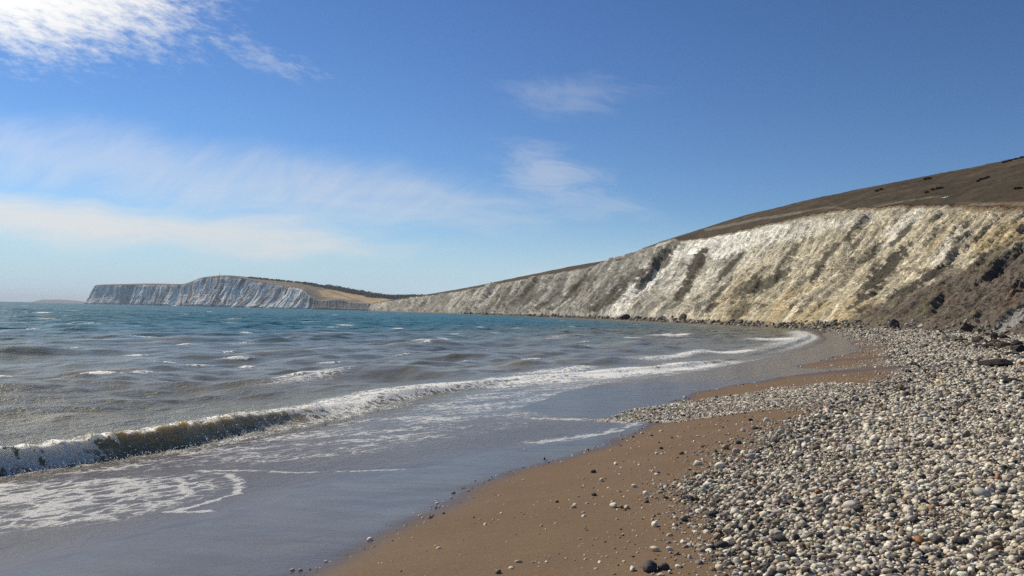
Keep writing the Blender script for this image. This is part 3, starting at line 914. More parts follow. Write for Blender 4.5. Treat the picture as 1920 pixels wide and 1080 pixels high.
    C = lerp(C, (0.15, 0.10, 0.055), .6 * soil)
    me = grid_mesh('downland', Q, {'col': C})
    tag(add('downland', me, M_down), 'brown dry grass hill above the chalk cliff', None, None, 'structure')
    return B, E_, S_, P, Q


NB, NE, NS, NP, NQ = build_near_cliff()

# ------------------------------------------------------------------ far headland
HT = [(160, 5320, 164, 562, 5330, 165, 561, 5350), (164, 5300, 172, 545, 5310, 173, 544, 5335), (168, 5280, 178, 536, 5300, 180, 534.5, 5340), (215, 5150, 225, 534.5, 5180, 228, 532.5, 5300),
      (275, 5000, 288, 534, 5030, 291, 531.5, 5200), (325, 4850, 338, 534.2, 4880, 340, 532.5, 4960), (365, 4720, 384, 520.5, 4760, 386, 519, 4800),
      (400, 4620, 424, 518, 4660, 426, 516.2, 4760), (450, 4500, 482, 528, 4540, 484, 521.5, 4800), (500, 4400, 531, 536, 4440, 536, 527, 4850),
      (550, 4310, 567, 543, 4335, 574, 532.5, 4850), (578, 4260, 583, 556, 4270, 622, 541.5, 4800), (598, 4200, 602, 564, 4212, 656, 548, 4700),
      (630, 4100, 633, 561.5, 4112, 692, 555, 4600), (660, 4000, 663, 567, 4012, 735, 561, 4500), (690, 3900, 693, 569, 3912, 790, 560, 4400), (740, 3750, 743, 570, 3762, 860, 560, 4300)]


def build_headland():
    uu, B, E_, S_, s = land(HT[::-1], 620, 80, 30, -1.0, 1, 0)
    P, V, S, Hm, rib, rib2, fine, blk, env = cliff_rows(B, E_, s, 110, 719, 0.42, 0.08, 1000.0, 1, 5)
    U, Vp = project(P)
    C = np.ones(P.shape) * np.array((0.42, 0.41, 0.395))
    nf = fbm(S / 7, Hm / 50, 801, 4, .6)
    n2 = fbm(S / 2.5, Hm / 18, 802, 3, .6)
    br = sstep(nf + .5 * fbm(S / 40, Hm / 50, 803, 3) + .4 * n2, -.08, .22)
    C = lerp(C, (0.76, 0.735, 0.67), br)  # pale streaks stand for sunlit facets, put into the colour
    C = lerp(C, (0.66, 0.64, .60), .5 * (1 - sstep(U, 190, 260)))
    C = lerp(C, (0.115, 0.108, 0.085), .8 * sstep(fbm(S / 10, Hm / 24, 805, 4, .62) + .3 * n2, .06, .2) * sstep(U, 200, 330))
    for (cx, cy, rx, ry, a, k) in ((480, 560, 36, 6, -.80, .9), (545, 560, 34, 8, -.75, .7), (325, 562, 24, 4, -.7, .8), (372, 548, 26, 5, -.8, .5)):
        b = blob(U, Vp, cx, cy, rx, ry, a) + .5 * fine + .5 * n2
        C = lerp(C, (0.78, .76, .69), k * (1 - sstep(b, .5, 1.0)))
    lowc = sstep(U, 578, 590)
    lowc = lowc * np.clip(.82 + .5 * n2, .3, 1)
    C = C * (1 - lowc[..., None]) + np.array((0.105, 0.092, 0.075)) * lowc[..., None]
    me = grid_mesh('headland_cliff', P, {'col': C})
    tag(add('headland_cliff', me, M_far), 'far white chalk headland across the bay', None, None, 'structure')
    nh = 30
    e2 = P[-1] + np.array((0, 0, .5))
    dirh = S_ - e2
    unit = dirh / np.linalg.norm(dirh, axis=1, keepdims=True)
    Q = np.zeros((nh + 5, len(s), 3))
    for k in range(nh):
        t = k / (nh - 1)
        Q[k] = e2 + dirh * t
    for k in range(5):
        t = (k + 1) / 5
        Q[nh + k] = S_ + unit * np.array((1, 1, 0)) * 500 * t
        Q[nh + k, :, 2] = S_[:, 2] * (1 - .35 * t * t)
    U, Vp = project(Q)
    Sx = s[None] * np.ones((nh + 5, 1))
    Vh = (np.arange(nh + 5) / nh)[:, None] * np.ones(len(s))[None]
    C = np.ones(Q.shape) * np.array((0.125, 0.098, 0.06))
    C = lerp(C, (0.20, 0.155, 0.09), sstep(fbm(Sx / 120, Vh * 4, 811, 3), -.1, .4))
    field = in_poly(U, Vp, [(590, 546), (615, 543), (660, 548), (740, 560), (742, 563), (700, 569), (640, 560), (600, 556)])
    C = lerp(C, (0.36, 0.255, 0.125), .85 * field)
    d, p = seg_dist(U, Vp, [(618, 547), (640, 553), (662, 561), (680, 566)])
    C = lerp(C, (0.08, 0.075, 0.04), .7 * (1 - sstep(d, .5, 1.4)) * field)
    C = lerp(C, (0.13, .11, .065), .7 * (blob(U, Vp, 590, 560, 14, 16) < 1))
    me = grid_mesh('headland_down', Q, {'col': C})
    tag(add('headland_down', me, M_far), 'dry grass down and tan fields on the far headland', None, None, 'structure')
    return Q, P


HQ, HP = build_headland()


def build_distant_coast():
    y = 23000.0
    us = np.linspace(40, 168, 60)
    top = np.interp(us, [40, 74, 80, 110, 130, 150, 168], [567.5, 566, 561.8, 561.4, 562.5, 564.6, 567])
    P = np.zeros((4, 60, 3))
    for i, (u, t) in enumerate(zip(us, top)):
        p = at(u, t, y)
        p[2] = max(p[2], 4)
        P[0, i] = (p[0], y - 500, -1)
        P[1, i] = (p[0], y - 200, p[2] * .8)
        P[2, i] = p
        P[3, i] = (p[0], y + 1500, -1)
    C = np.ones(P.shape) * np.array((0.07, .085, .075))
    me = grid_mesh('distant_coast', P, {'col': C})
    tag(add('distant_coast', me, M_far), 'faint low coast on the horizon beyond the headland', None, None, 'structure')


build_distant_coast()


# ------------------------------------------------------------------ stones
def stone_mesh(name, seed, flat=(1, .82, .58), rough=.16, sub=2, lump=1.1):
    """a rounded stone, about 1 m in radius"""
    import bmesh
    bm = bmesh.new()
    bmesh.ops.create_icosphere(bm, subdivisions=sub, radius=1.0)
    co = np.array([v.co for v in bm.verts])
    n = np.zeros(len(co))
    for k, f in enumerate((lump, lump * 2.1)):
        n += (perlin(co[:, 0] * f + 3.1 * seed, co[:, 1] * f + co[:, 2] * .7 * f, seed + k)
              + perlin(co[:, 2] * f + 1.7 * seed, co[:, 0] * f - co[:, 1] * .5 * f, seed + 9 + k)) * (.5 ** k)
    co = co * (1 + rough * n)[:, None] * np.array(flat)
    me = bpy.data.meshes.new(name)
    bm.to_mesh(me)
    bm.free()
    me.vertices.foreach_set('co', co.astype(np.float32).ravel())
    me.polygons.foreach_set('use_smooth', np.ones(len(me.polygons), bool))
    me.update()
    return me


def rock_mesh(name, seed, flat=(1, .85, .7), sub=3, rough=.28):
    """an angular boulder: a sphere cut by random planes, then roughened"""
    import bmesh
    r = np.random.default_rng(seed)
    bm = bmesh.new()
    bmesh.ops.create_icosphere(bm, subdivisions=sub, radius=1.0)
    co = np.array([v.co for v in bm.verts])
    for k in range(11):
        n = r.normal(size=3)
        n /= np.linalg.norm(n)
        h = r.uniform(.55, .85)
        dd = co @ n - h
        co = co - np.clip(dd, 0, None)[:, None] * n * .92
    f = 2.2
    nn = fbm(co[:, 0] * f + seed, co[:, 1] * f + co[:, 2] * f * .8, seed, 3) + fbm(co[:, 2] * f + seed, co[:, 0] * f - co[:, 1] * f * .6, seed + 5, 3)
    co = co * (1 + rough * .5 * nn)[:, None] * np.array(flat)
    me = bpy.data.meshes.new(name)
    bm.to_mesh(me)
    bm.free()
    me.vertices.foreach_set('co', co.astype(np.float32).ravel())
    me.polygons.foreach_set('use_smooth', np.zeros(len(me.polygons), bool))
    me.update()
    return me


PEB_COLS = [('white', (0.74, 0.67, 0.52), .31), ('cream', (0.54, 0.45, 0.31), .19), ('pale grey', (0.40, 0.36, 0.29), .17),
            ('grey', (0.20, 0.178, 0.145), .14), ('dark grey', (0.055, 0.052, 0.050), .10), ('brown', (0.17, 0.12, 0.075), .075), ('orange', (0.30, 0.145, 0.06), .01)]


def scatter():
    """every stone of the shingle: position, half-length, colour class"""
    r = np.random.default_rng(21)
    out = []
    #        y0   y1   per m2  median radius  sigma
    for (y0, y1, dens, med, sig) in ((3.2, 7, 3900, .0086, .60), (7, 11, 2600, .0104, .57), (11, 18, 1350, .0160, .47), (18, 30, 760, .0215, .45),
                                     (30, 50, 400, .0285, .44), (50, 80, 170, .043, .38), (80, 130, 70, .066, .32), (130, 230, 17, .12, .3)):
        ym = (y0 + y1) / 2
        x0, x1 = min(-0.25 * y0 - 1.5, -1), 0.68 * y1 + 3.0
        if y0 > 12:
            x0 = peb_x(y0) - 10
        n = int(dens * (x1 - x0) * (y1 - y0))
        x = r.uniform(x0, x1, n)
        y = r.uniform(y0, y1, n)
        e = x - peb_x(y) + (0.55 * fbm(x / 1.3, y / 1.3, 90, 3) + .5 * fbm(x / 4, y / 4, 91, 2)) * (0.6 + .04 * y)
        wdt = 0.42 + 0.035 * y
        p = sstep(e, -wdt, wdt)
        # strewn stones on the sand, thinning towards the water
        strew = 0.075 * np.exp(-np.clip(-e, 0, None) / (0.75 + .02 * y)) + 0.0022 * (x > wet_x(y) - .6)
        strew = strew + .03 * np.exp(-((x - wet_x(y) - .25 * fbm(x / .8, y / .8, 101, 2)) / .14) ** 2)
        p = np.maximum(p * 0.93, strew)
        tg = in_poly(x + .4 * fbm(x / 1.1, y / 1.1, 95, 2), y + .4 * fbm(x / 1.1, y / 1.1, 96, 2), TONGUE)
        p = np.maximum(p, .75 * tg)
        # bare damp sand between the banks of shingle
        for (cx, cy, rx, ry, a) in ((12.2, 30.0, 4.2, 1.2, .42), (19, 48, 7, 1.8, .45), (29, 73, 8, 2.6, .4), (40, 100, 8, 4, .4)):
            p *= sstep(blob(x, y, cx, cy, rx, ry, a) + .6 * fbm(x / 2, y / 2, 97, 3), .6, 1.3)
        cl = fbm(x / .8, y / .8, 98, 3)
        p *= np.clip(.95 + .35 * cl, .4, 1)
        p *= x > shore_x(y) + 2
        p *= 1 - .97 * (x < wet_x(y) - .3) * (1 - tg)
        keep = r.uniform(size=n) < p
        keep &= (x < 0.68 * y + 2.2)
        x, y, e = x[keep], y[keep], e[keep]
        rad = med * np.exp(r.normal(0, sig, len(x)))
        rad *= np.where(e < -.1, .8, 1) * (1 + .55 * np.clip(fbm(x / 1.5, y / 2.5, 99, 3), -.8, .9)) * (1 + .25 * np.clip(cl[keep], -1, 1))
        big = r.uniform(size=len(x)) < .02
        rad = np.where(big, rad * 1.8, rad)
        rad = np.clip(rad, med * .35, med * 3.9)
        cw = np.array([c[2] for c in PEB_COLS])
        cls = r.choice(len(PEB_COLS), len(x), p=cw / cw.sum())
        dkr = (np.exp(-(e / (.7 + .03 * y)) ** 2)) > r.uniform(size=len(x)) * 1.6          # darker flints along the seaward rim
        cls = np.where(dkr & (r.uniform(size=len(x)) < .62), r.choice([2, 3, 4, 5], len(x), p=[.3, .3, .3, .1]), cls)
        out.append(np.stack([x, y, rad, cls, e], -1))
    return np.concatenate(out)


stones = scatter()
sx, sy, srad, scls, se = stones.T
scls = scls.astype(int)
r = np.random.default_rng(5)
N = len(sx)
sz = beach_z(sx, sy) + srad * np.where(se > 0, .22, .04) + np.where(se > 0, np.abs(r.normal(0, .45, N)) * srad, 0)
app = srad / sy
pu, pv = project(np.stack([sx, sy, sz], -1))
inview = (pu > 4) & (pu < 1916) & (pv < 1074)
score = np.where(inview, app, 0)
pick = np.argsort(-score)[:252]
rest = np.ones(N, bool)
rest[pick] = False
free = np.ones(N, bool)

PEB_MESH = [stone_mesh('pebble_%02d' % k, 40 + k, (1, r.uniform(.68, .92), r.uniform(.46, .72)), r.uniform(.10, .24), 3, r.uniform(.8, 1.3)) for k in range(12)]
for m in PEB_MESH:
    m.materials.append(M_pebble)


def pebble(x, y, rad, cname, label, group=None, seed=0, z=None, mesh=None, sc=(1, 1, 1), cjit=.12, name='pebble', cat='pebble'):
    rr = random.Random(seed)
    o = bpy.data.objects.new(name, mesh or PEB_MESH[rr.randrange(len(PEB_MESH))])
    c = dict((a, b) for a, b, _ in PEB_COLS)[cname] if isinstance(cname, str) else cname
    k = 1 + rr.uniform(-cjit, cjit)
    o.color = (c[0] * k, c[1] * k, c[2] * k * (1 + rr.uniform(-.05, .05)), 1)
    o.location = (x, y, float(beach_z(np.array(x), np.array(y))) + rad * .3 if z is None else z)
    o.scale = (rad * sc[0], rad * sc[1], rad * sc[2])
    o.rotation_euler = (rr.uniform(-.3, .3), rr.uniform(-.3, .3), rr.uniform(0, 6.28))
    scene.collection.objects.link(o)
    return tag(o, label, cat, group)


# the stones one can single out on the open sand
def gxy(u, v, z0=1.0):
    z = z0
    for _ in range(12):
        p = gnd(u, v, z)
        z = float(beach_z(np.array(p[0]), np.array(p[1])))
    return p


BOULDER_FEET = [(1880, 690, 60), (1848, 684, 26), (1898, 718, 46), (1901, 667, 36), (1888, 656, 34), (1860, 655, 28), (1838, 654, 24), (1918, 664, 30), (1908, 651, 26)]
for (u, v, wp) in BOULDER_FEET:
    p = gxy(u, v, 1.5)
    rb = wp / 2 / FPX * p[1] * 1.0
    rest &= np.hypot(sx - p[0], (sy - p[1] - rb * .6) * .8) > rb

SPOT = [  # u, v (foot), width px, colour, label
    (1219, 1073, 29, 'dark grey', 'larger of the two dark round stones touching on the sand at the bottom edge'),
    (1246, 1069, 19, 'dark grey', 'smaller of the two dark round stones touching on the sand at the bottom edge'),
    (1187, 1071, 14, 'white', 'small white pebble just left of the two dark round stones'),
    (1256, 1075, 9, 'white', 'tiny white pebble right beside the two dark round stones'),
    (1229, 1034, 18, 'cream', 'flat tan pebble lying above the two dark round stones'),
    (1256, 1032, 12, 'white', 'small white pebble right of the flat tan pebble'),
    (1228, 988, 16, 'white', 'flat white pebble alone on the sand, below the grey-brown stone'),
    (1284, 977, 20, 'grey', 'grey-brown round stone on the sand left of the shingle edge'),
    (1151, 952, 17, 'white', 'white pebble at the left end of a small cluster on the sand'),
    (1166, 953, 9, 'brown', 'small brown pebble beside the white one in the sand cluster'),
    (1175, 954, 11, 'cream', 'cream pebble at the right end of the small sand cluster'),
    (1211, 928, 11, 'white', 'upright white pebble on the sand above the small cluster'),
    (1213, 943, 10, 'dark grey', 'dark pebble under the upright white pebble on the sand'),
    (1114, 930, 12, 'dark grey', 'dark pebble standing alone at the left of the pebbled sand'),
    (1113, 887, 10, 'dark grey', 'dark chip of stone on bare sand nearest the wet edge'),
    (1155, 872, 9, 'white', 'small pointed white pebble on the bare brown sand'),
    (1044, 942, 8, 'brown', 'brown chip lying farthest left on the damp sand'),
    (1190, 914, 11, 'white', 'white flat pebble between bare sand and strewn pebbles'),
    (1319, 839, 9, 'dark grey', 'dark round pebble left of the big tan stone'),
    (1361, 843, 19, (0.30, 0.225, 0.16), 'big smooth tan stone on sand beside the shingle edge'),
    (1381, 850, 16, 'pale grey', 'pale grey stone right of the big smooth tan stone'),
    (1395, 853, 14, 'white', 'round white stone at the shingle edge near the tan stone'),
    (1386, 833, 12, 'dark grey', 'dark angular stone behind the pale grey and white stones'),
    (1292, 785, 11, (0.30, 0.225, 0.18), 'tan stone at the lower edge of the pebble tongue'),
    (1232, 852, 6, 'white', 'little white pebble in the middle of the bare sand'),
    (1240, 842, 8, 'dark grey', 'dark chip above the little white pebble on bare sand'),
    (1260, 822, 6, 'dark grey', 'dark chip farthest up the bare sand by the water lobe'),
    (1222, 818, 6, 'dark grey', 'dark pebble exactly at the tip of the water lobe'),
    (1279, 852, 9, 'brown', 'brown flat chip right of the dark chip on bare sand'),
    (1310, 872, 14, 'white', 'tall white stone at the left tip of the shingle'),
    (1408, 789, 9, 'dark grey', 'dark stone on the sand strip below the pebble tongue'),
    (1438, 790, 10, 'white', 'white flat pebble on the sand strip below the pebble tongue'),
    (1328, 915, 17, 'white', 'large white stone at the left rim of the dark shingle patch'),
    (1352, 879, 20, 'white', 'long white stone on the rim of the dark shingle patch'),
    (1021, 861, 5, 'dark grey', 'dark speck of stone in the wet sand by the film of water'),
    (1357, 1030, 27, 'dark grey', 'dark blue-grey stone beside a white one at the shingle rim'),
    (1370, 1022, 24, 'white', 'white stone lying right of the dark blue-grey stone'),
    (1466, 1019, 24, 'dark grey', 'black flint lump in the pebbles right of the shingle rim'),
    (1577, 1008, 22, 'grey', 'smooth mid-grey stone amid small gravel in the foreground'),
    (1728, 1022, 26, 'orange', 'rust-orange stone in the foreground shingle at right'),
    (1762, 1022, 24, 'dark grey', 'slate-dark stone immediately right of the rust-orange stone'),
    (1806, 1022, 24, 'dark grey', 'second slate-dark stone along from the rust-orange stone'),
    (1735, 962, 18, (0.50, 0.44, 0.24), 'mustard-yellow pebble in the white shingle at right'),
    (1848, 935, 30, (0.46, 0.44, 0.36), 'large pale grey-green stone high in the right foreground shingle'),
    (1598, 958, 26, (0.55, 0.50, 0.42), 'broad pinkish-cream flat stone in the middle of the shingle'),
    (1598, 848, 20, (0.60, .56, .48), 'round cream stone in the shingle beside the boulders\' side'),
]
SPOT[-1] = (*SPOT[-1][:4], 'round cream stone standing out in the shingle beyond the dark patch')
for k, (u, v, wpx, cname, lab) in enumerate(SPOT):
    p = gxy(u, v)
    rad = wpx / 2 / FPX * p[1] * 1.08
    zt = float(beach_z(np.array(p[0]), np.array(p[1])))
    on = p[0] > peb_x(p[1]) - .1
    pebble(p[0], p[1] + rad * .6, rad, cname, lab, None, 900 + k, zt + rad * (.5 if on else .36), sc=(1, .9, 1.1), cjit=.04)
    near = np.hypot(sx - p[0], sy - p[1] - rad * .6) < (rad + srad * .8)
    rest &= ~near
    free &= ~near

# the largest of the rest, each an object, placed by the nearest stone that stands out
LAND = [(1728, 1012, 'the rust-orange stone'), (1735, 955, 'the mustard-yellow pebble'), (1848, 922, 'the large grey-green stone'), (1598, 950, 'the broad pinkish stone'),
        (1577, 1000, 'the smooth mid-grey stone'), (1466, 1010, 'the black flint lump'), (1357, 1020, 'the dark blue-grey stone'), (1230, 1062, 'the two dark round stones'),
        (1598, 840, 'the round cream stone'), (1284, 968, 'the grey-brown sand stone'), (1361, 835, 'the big tan stone'), (1806, 1012, 'the second slate-dark stone'),
        (1160, 945, 'the small sand cluster'), (1328, 905, 'the large white rim stone'), (1762, 1012, 'the first slate-dark stone')]
seen = {}
picked = []
qs = np.quantile(app[pick], [.33, .75])
for i in pick:
    if not free[i]:
        continue
    cname = PEB_COLS[scls[i]][0]
    cname = 'brown' if cname == 'orange' else cname
    u, v = pu[i], pv[i]
    dl = [math.hypot(u - a_, (v - b_) * 1.6) for a_, b_, _ in LAND]
    j = int(np.argmin(dl))
    du, dv = u - LAND[j][0], (v - LAND[j][1]) * 1.6
    if abs(du) > 2.4 * abs(dv):
        side = 'right of' if du > 0 else 'left of'
    elif abs(dv) > 2.4 * abs(du):
        side = 'in front of' if dv > 0 else 'behind'
    else:
        side = ('front-' if dv > 0 else 'back-') + ('right of' if du > 0 else 'left of')
    far_ = 'close' if dl[j] < 42 else ('just' if dl[j] < 95 else 'well')
    big = 'large' if app[i] > qs[1] else ('middling' if app[i] > qs[0] else 'smallish')
    art = {'white': 'white chalk', 'dark grey': 'dark flint'}.get(cname, cname)
    ground = 'on sand' if se[i] < -.25 else 'in shingle'
    base = '%s %s pebble %s %s %s %s' % (big, art, ground, far_, side, LAND[j][2])
    picked.append((i, cname, base))
    seen[base] = seen.get(base, 0) + 1
for i, cname, base in picked:
    grp = 'alike pebbles, ' + base if seen[base] > 1 else 'larger pebbles of the foreground shingle'
    pebble(sx[i], sy[i], srad[i], cname, base, grp, 3000 + int(i), sz[i] + srad[i] * .12)

# all the smaller stones: one mass of shingle
CLS = np.array([c[1] for c in PEB_COLS])


def instanced(name, pts, rot, scl, col, mat, label, variants, flat, rough, sub=2):
    me = bpy.data.meshes.new(name)
    me.vertices.add(len(pts))
    me.vertices.foreach_set('co', pts.astype(np.float32).ravel())
    for k, a in (('rot', rot), ('scl', scl)):
        at_ = me.attributes.new(k, 'FLOAT_VECTOR', 'POINT')
        at_.data.foreach_set('vector', a.astype(np.float32).ravel())
    at_ = me.attributes.new('pcol', 'FLOAT_COLOR', 'POINT')
    at_.data.foreach_set('color', np.concatenate([col, np.ones((len(col), 1))], 1).astype(np.float32).ravel())
    at_ = me.attributes.new('var', 'INT', 'POINT')
    at_.data.foreach_set('value', np.random.default_rng(2).integers(0, variants, len(pts)).astype(np.int32))
    o = add(name, me, mat)
    ng = bpy.data.node_groups.new(name + '_nodes', 'GeometryNodeTree')
    ng.interface.new_socket('Geometry', in_out='INPUT', socket_type='NodeSocketGeometry')
    ng.interface.new_socket('Geometry', in_out='OUTPUT', socket_type='NodeSocketGeometry')
    N_ = ng.nodes
    Lk = ng.links
    gi, go = N_.new('NodeGroupInput'), N_.new('NodeGroupOutput')
    g2i = N_.new('GeometryNodeGeometryToInstance')
    rr = np.random.default_rng(77)
    for k in range(variants):
        ico = N_.new('GeometryNodeMeshIcoSphere')
        ico.inputs['Radius'].default_value = 1
        ico.inputs['Subdivisions'].default_value = sub
        sp = N_.new('GeometryNodeSetPosition')
        pn = N_.new('GeometryNodeInputPosition')
        nz = N_.new('ShaderNodeTexNoise')
        nz.noise_dimensions = '4D'
        nz.inputs['W'].default_value = 3.7 * k
        nz.inputs['Scale'].default_value = 0.9
        nz.inputs['Detail'].default_value = 1.0
        sb = N_.new('ShaderNodeVectorMath')
        sb.operation = 'SUBTRACT'
        sb.inputs[1].default_value = (.5, .5, .5)
        ml = N_.new('ShaderNodeVectorMath')
        ml.operation = 'SCALE'
        ml.inputs['Scale'].default_value = rough * rr.uniform(.6, 1.3)
        ad = N_.new('ShaderNodeVectorMath')
        fl = N_.new('ShaderNodeVectorMath')
        fl.operation = 'MULTIPLY'
        fl.inputs[1].default_value = (1, rr.uniform(.68, .95) * flat[1], rr.uniform(.8, 1.25) * flat[2])
        Lk.new(pn.outputs[0], nz.inputs['Vector'])
        Lk.new(nz.outputs['Color'], sb.inputs[0])
        Lk.new(sb.outputs[0], ml.inputs[0])
        Lk.new(pn.outputs[0], ad.inputs[0])
        Lk.new(ml.outputs[0], ad.inputs[1])
        Lk.new(ad.outputs[0], fl.inputs[0])
        Lk.new(ico.outputs['Mesh'], sp.inputs['Geometry'])
        Lk.new(fl.outputs[0], sp.inputs['Position'])
        ssm = N_.new('GeometryNodeSetShadeSmooth')
        Lk.new(sp.outputs[0], ssm.inputs[0])
        ssm.inputs['Shade Smooth'].default_value = name != 'rubble'
        sm = N_.new('GeometryNodeSetMaterial')
        sm.inputs['Material'].default_value = mat
        Lk.new(ssm.outputs[0], sm.inputs['Geometry'])
        Lk.new(sm.outputs[0], g2i.inputs[0])

    def named(nm, typ):
        a = N_.new('GeometryNodeInputNamedAttribute')
        a.data_type = typ
        a.inputs['Name'].default_value = nm
        return a.outputs['Attribute']
    ip = N_.new('GeometryNodeInstanceOnPoints')
    Lk.new(gi.outputs[0], ip.inputs['Points'])
    Lk.new(g2i.outputs[0], ip.inputs['Instance'])
    ip.inputs['Pick Instance'].default_value = True
    Lk.new(named('var', 'INT'), ip.inputs['Instance Index'])
    e2r = N_.new('FunctionNodeEulerToRotation')
    Lk.new(named('rot', 'FLOAT_VECTOR'), e2r.inputs[0])
    Lk.new(e2r.outputs[0], ip.inputs['Rotation'])
    Lk.new(named('scl', 'FLOAT_VECTOR'), ip.inputs['Scale'])
    Lk.new(ip.outputs[0], go.inputs[0])
    md = o.modifiers.new('stones', 'NODES')
    md.node_group = ng
    return tag(o, label, None, None, 'stuff')


k = rest
n = int(k.sum())
jit = r.uniform(.78, 1.15, (n, 1)) * (1 + r.normal(0, .03, (n, 3)))
instanced('shingle', np.stack([sx[k], sy[k], sz[k]], -1), np.stack([r.normal(0, .32, n), r.normal(0, .32, n), r.uniform(0, 6.28, n)], -1),
          srad[k][:, None] * np.stack([r.uniform(.9, 1.15, n), r.uniform(.85, 1.1, n), r.uniform(.85, 1.2, n)], -1),
          CLS[scls[k]] * jit, M_shingle, 'bank of white and grey shingle covering the upper beach', 10, (1, 1, .62), .75, 3)
print('stones', n)

# drops thrown up by the breaking wave
M_spray, g = material('spray_drops')
finish(g, g.n('ShaderNodeBsdfPrincipled', 0, None, Base_Color=(0.82, 0.80, 0.72), Roughness=0.25, Subsurface_Weight=0.3, Subsurface_Radius=(.01, .01, .01)))
sp_ = SPRAY[0]
n = len(sp_)
up = np.abs(r.normal(0, .045, n))
sp_ = sp_ + np.stack([r.normal(0, .05, n), r.normal(0, .05, n), up], -1)
rs_ = np.exp(r.normal(0, .4, n)) * .0075
instanced('wave_spray', sp_, r.uniform(0, 6.28, (n, 3)), rs_[:, None] * r.uniform(.7, 1.5, (n, 3)), np.ones((n, 3)) * .8, M_spray, 'drops of spray thrown up along the breaking wave', 3, (1, 1, 1), .5, 2)

# ------------------------------------------------------------------ boulders at the cliff foot
ROCK = [rock_mesh('boulder_%02d' % k, 200 + k, (1, .85, r.uniform(.6, .85)), 3) for k in range(9)]
for m in ROCK:
    m.materials.append(M_rock)
DKB, BRN, GRY, YEL = (0.034, 0.026, 0.021), (0.062, 0.042, 0.031), (0.17, 0.16, 0.14), (0.24, 0.20, 0.12)
BOULD = [  # u centre, v foot, w px, h px, colour, label
    (1880, 690, 58, 21, DKB, 'broad low dark boulder lying alone on the shingle, nearest of the boulders'),
    (1848, 684, 26, 8, BRN, 'flat brown slab against the left side of the broad low dark boulder'),
    (1840, 645, 25, 16, BRN, 'dark brown block at the left end of the boulder pile'),
    (1838, 654, 20, 9, DKB, 'low dark rock under the left end of the boulder pile'),
    (1868, 640, 19, 19, BRN, 'tall brown block standing in the middle of the boulder pile'),
    (1886, 638, 19, 13, DKB, 'rounded dark boulder right of the tall brown block'),
    (1871, 645, 24, 10, BRN, 'low brown rock in front of the tall brown block'),
    (1860, 655, 26, 11, DKB, 'wide dark rock along the front of the boulder pile'),
    (1888, 656, 32, 14, BRN, 'wide reddish rock at the front right of the boulder pile'),
    (1908, 651, 24, 14, DKB, 'dark rock at the right end of the boulder pile by the frame edge'),
    (1901, 667, 34, 9, GRY, 'pale grey flat slab just above the broad low dark boulder'),
    (1918, 664, 28, 18, DKB, 'dark boulder cut by the right edge, behind the pale slab'),
    (1918, 676, 22, 9, GRY, 'small grey boulder at the right edge below the pale slab'),
    (1761, 631, 9, 6, DKB, 'left of two small dark rocks at the far shingle edge'),
    (1769, 629, 10, 7, DKB, 'right of two small dark rocks at the far shingle edge'),
    (1779, 627, 8, 5, BRN, 'small brown rock beyond the two small dark rocks'),
    (1817, 622, 27, 24, BRN, 'reddish brown crag sticking out of the dark clay at the cliff foot'),
    (1852, 632, 14, 8, BRN, 'brown rock behind the left end of the boulder pile'),
    (1812, 636, 10, 5, YEL, 'yellowish stone block left of the boulder pile'),
    (1826, 641, 11, 5, YEL, 'yellowish stone block touching the left end of the boulder pile'),
    (1793, 634, 9, 5, YEL, 'pale yellow rock midway between small dark rocks and boulder pile'),
    (1898, 718, 44, 8, DKB, 'long dark low rock half buried in shingle near the right edge'),
    (1881, 712, 9, 9, DKB, 'small upright dark rock at the left end of the half-buried one'),
    (1172, 601, 20, 13, DKB, 'lone dark boulder at the waterline under the fresh white cliff scar'),
    (1340, 608, 18, 9, BRN, 'brown boulder at the waterline under the ochre foot of the cliff'),
]
for k, (u, v, wp, hp, c, lab) in enumerate(BOULD):
    if u < 1400:
        d = 640 if u < 1200 else 415
        p = at(u, v, d)
        p[2] = 0.0
    elif u == 1817:
        p = at(u, v, 128)
        p[2] = 1.2
    else:
        p = gxy(u, v, 1.5)
    rx, rz = wp / 2 / FPX * p[1] * 1.15, hp / FPX * p[1] * .72
    o = bpy.data.objects.new('boulder', ROCK[k % len(ROCK)])
    o.location = (p[0], p[1] + rx * .5, p[2] + rz * .45)
    o.scale = (rx, rx * .9, rz / .72)
    o.rotation_euler = (random.uniform(-.1, .1), random.uniform(-.1, .1), random.choice([0, math.pi]) + random.uniform(-.25, .25))
    o.color = (*c, 1)
    scene.collection.objects.link(o)
    tag(o, lab, 'boulder')

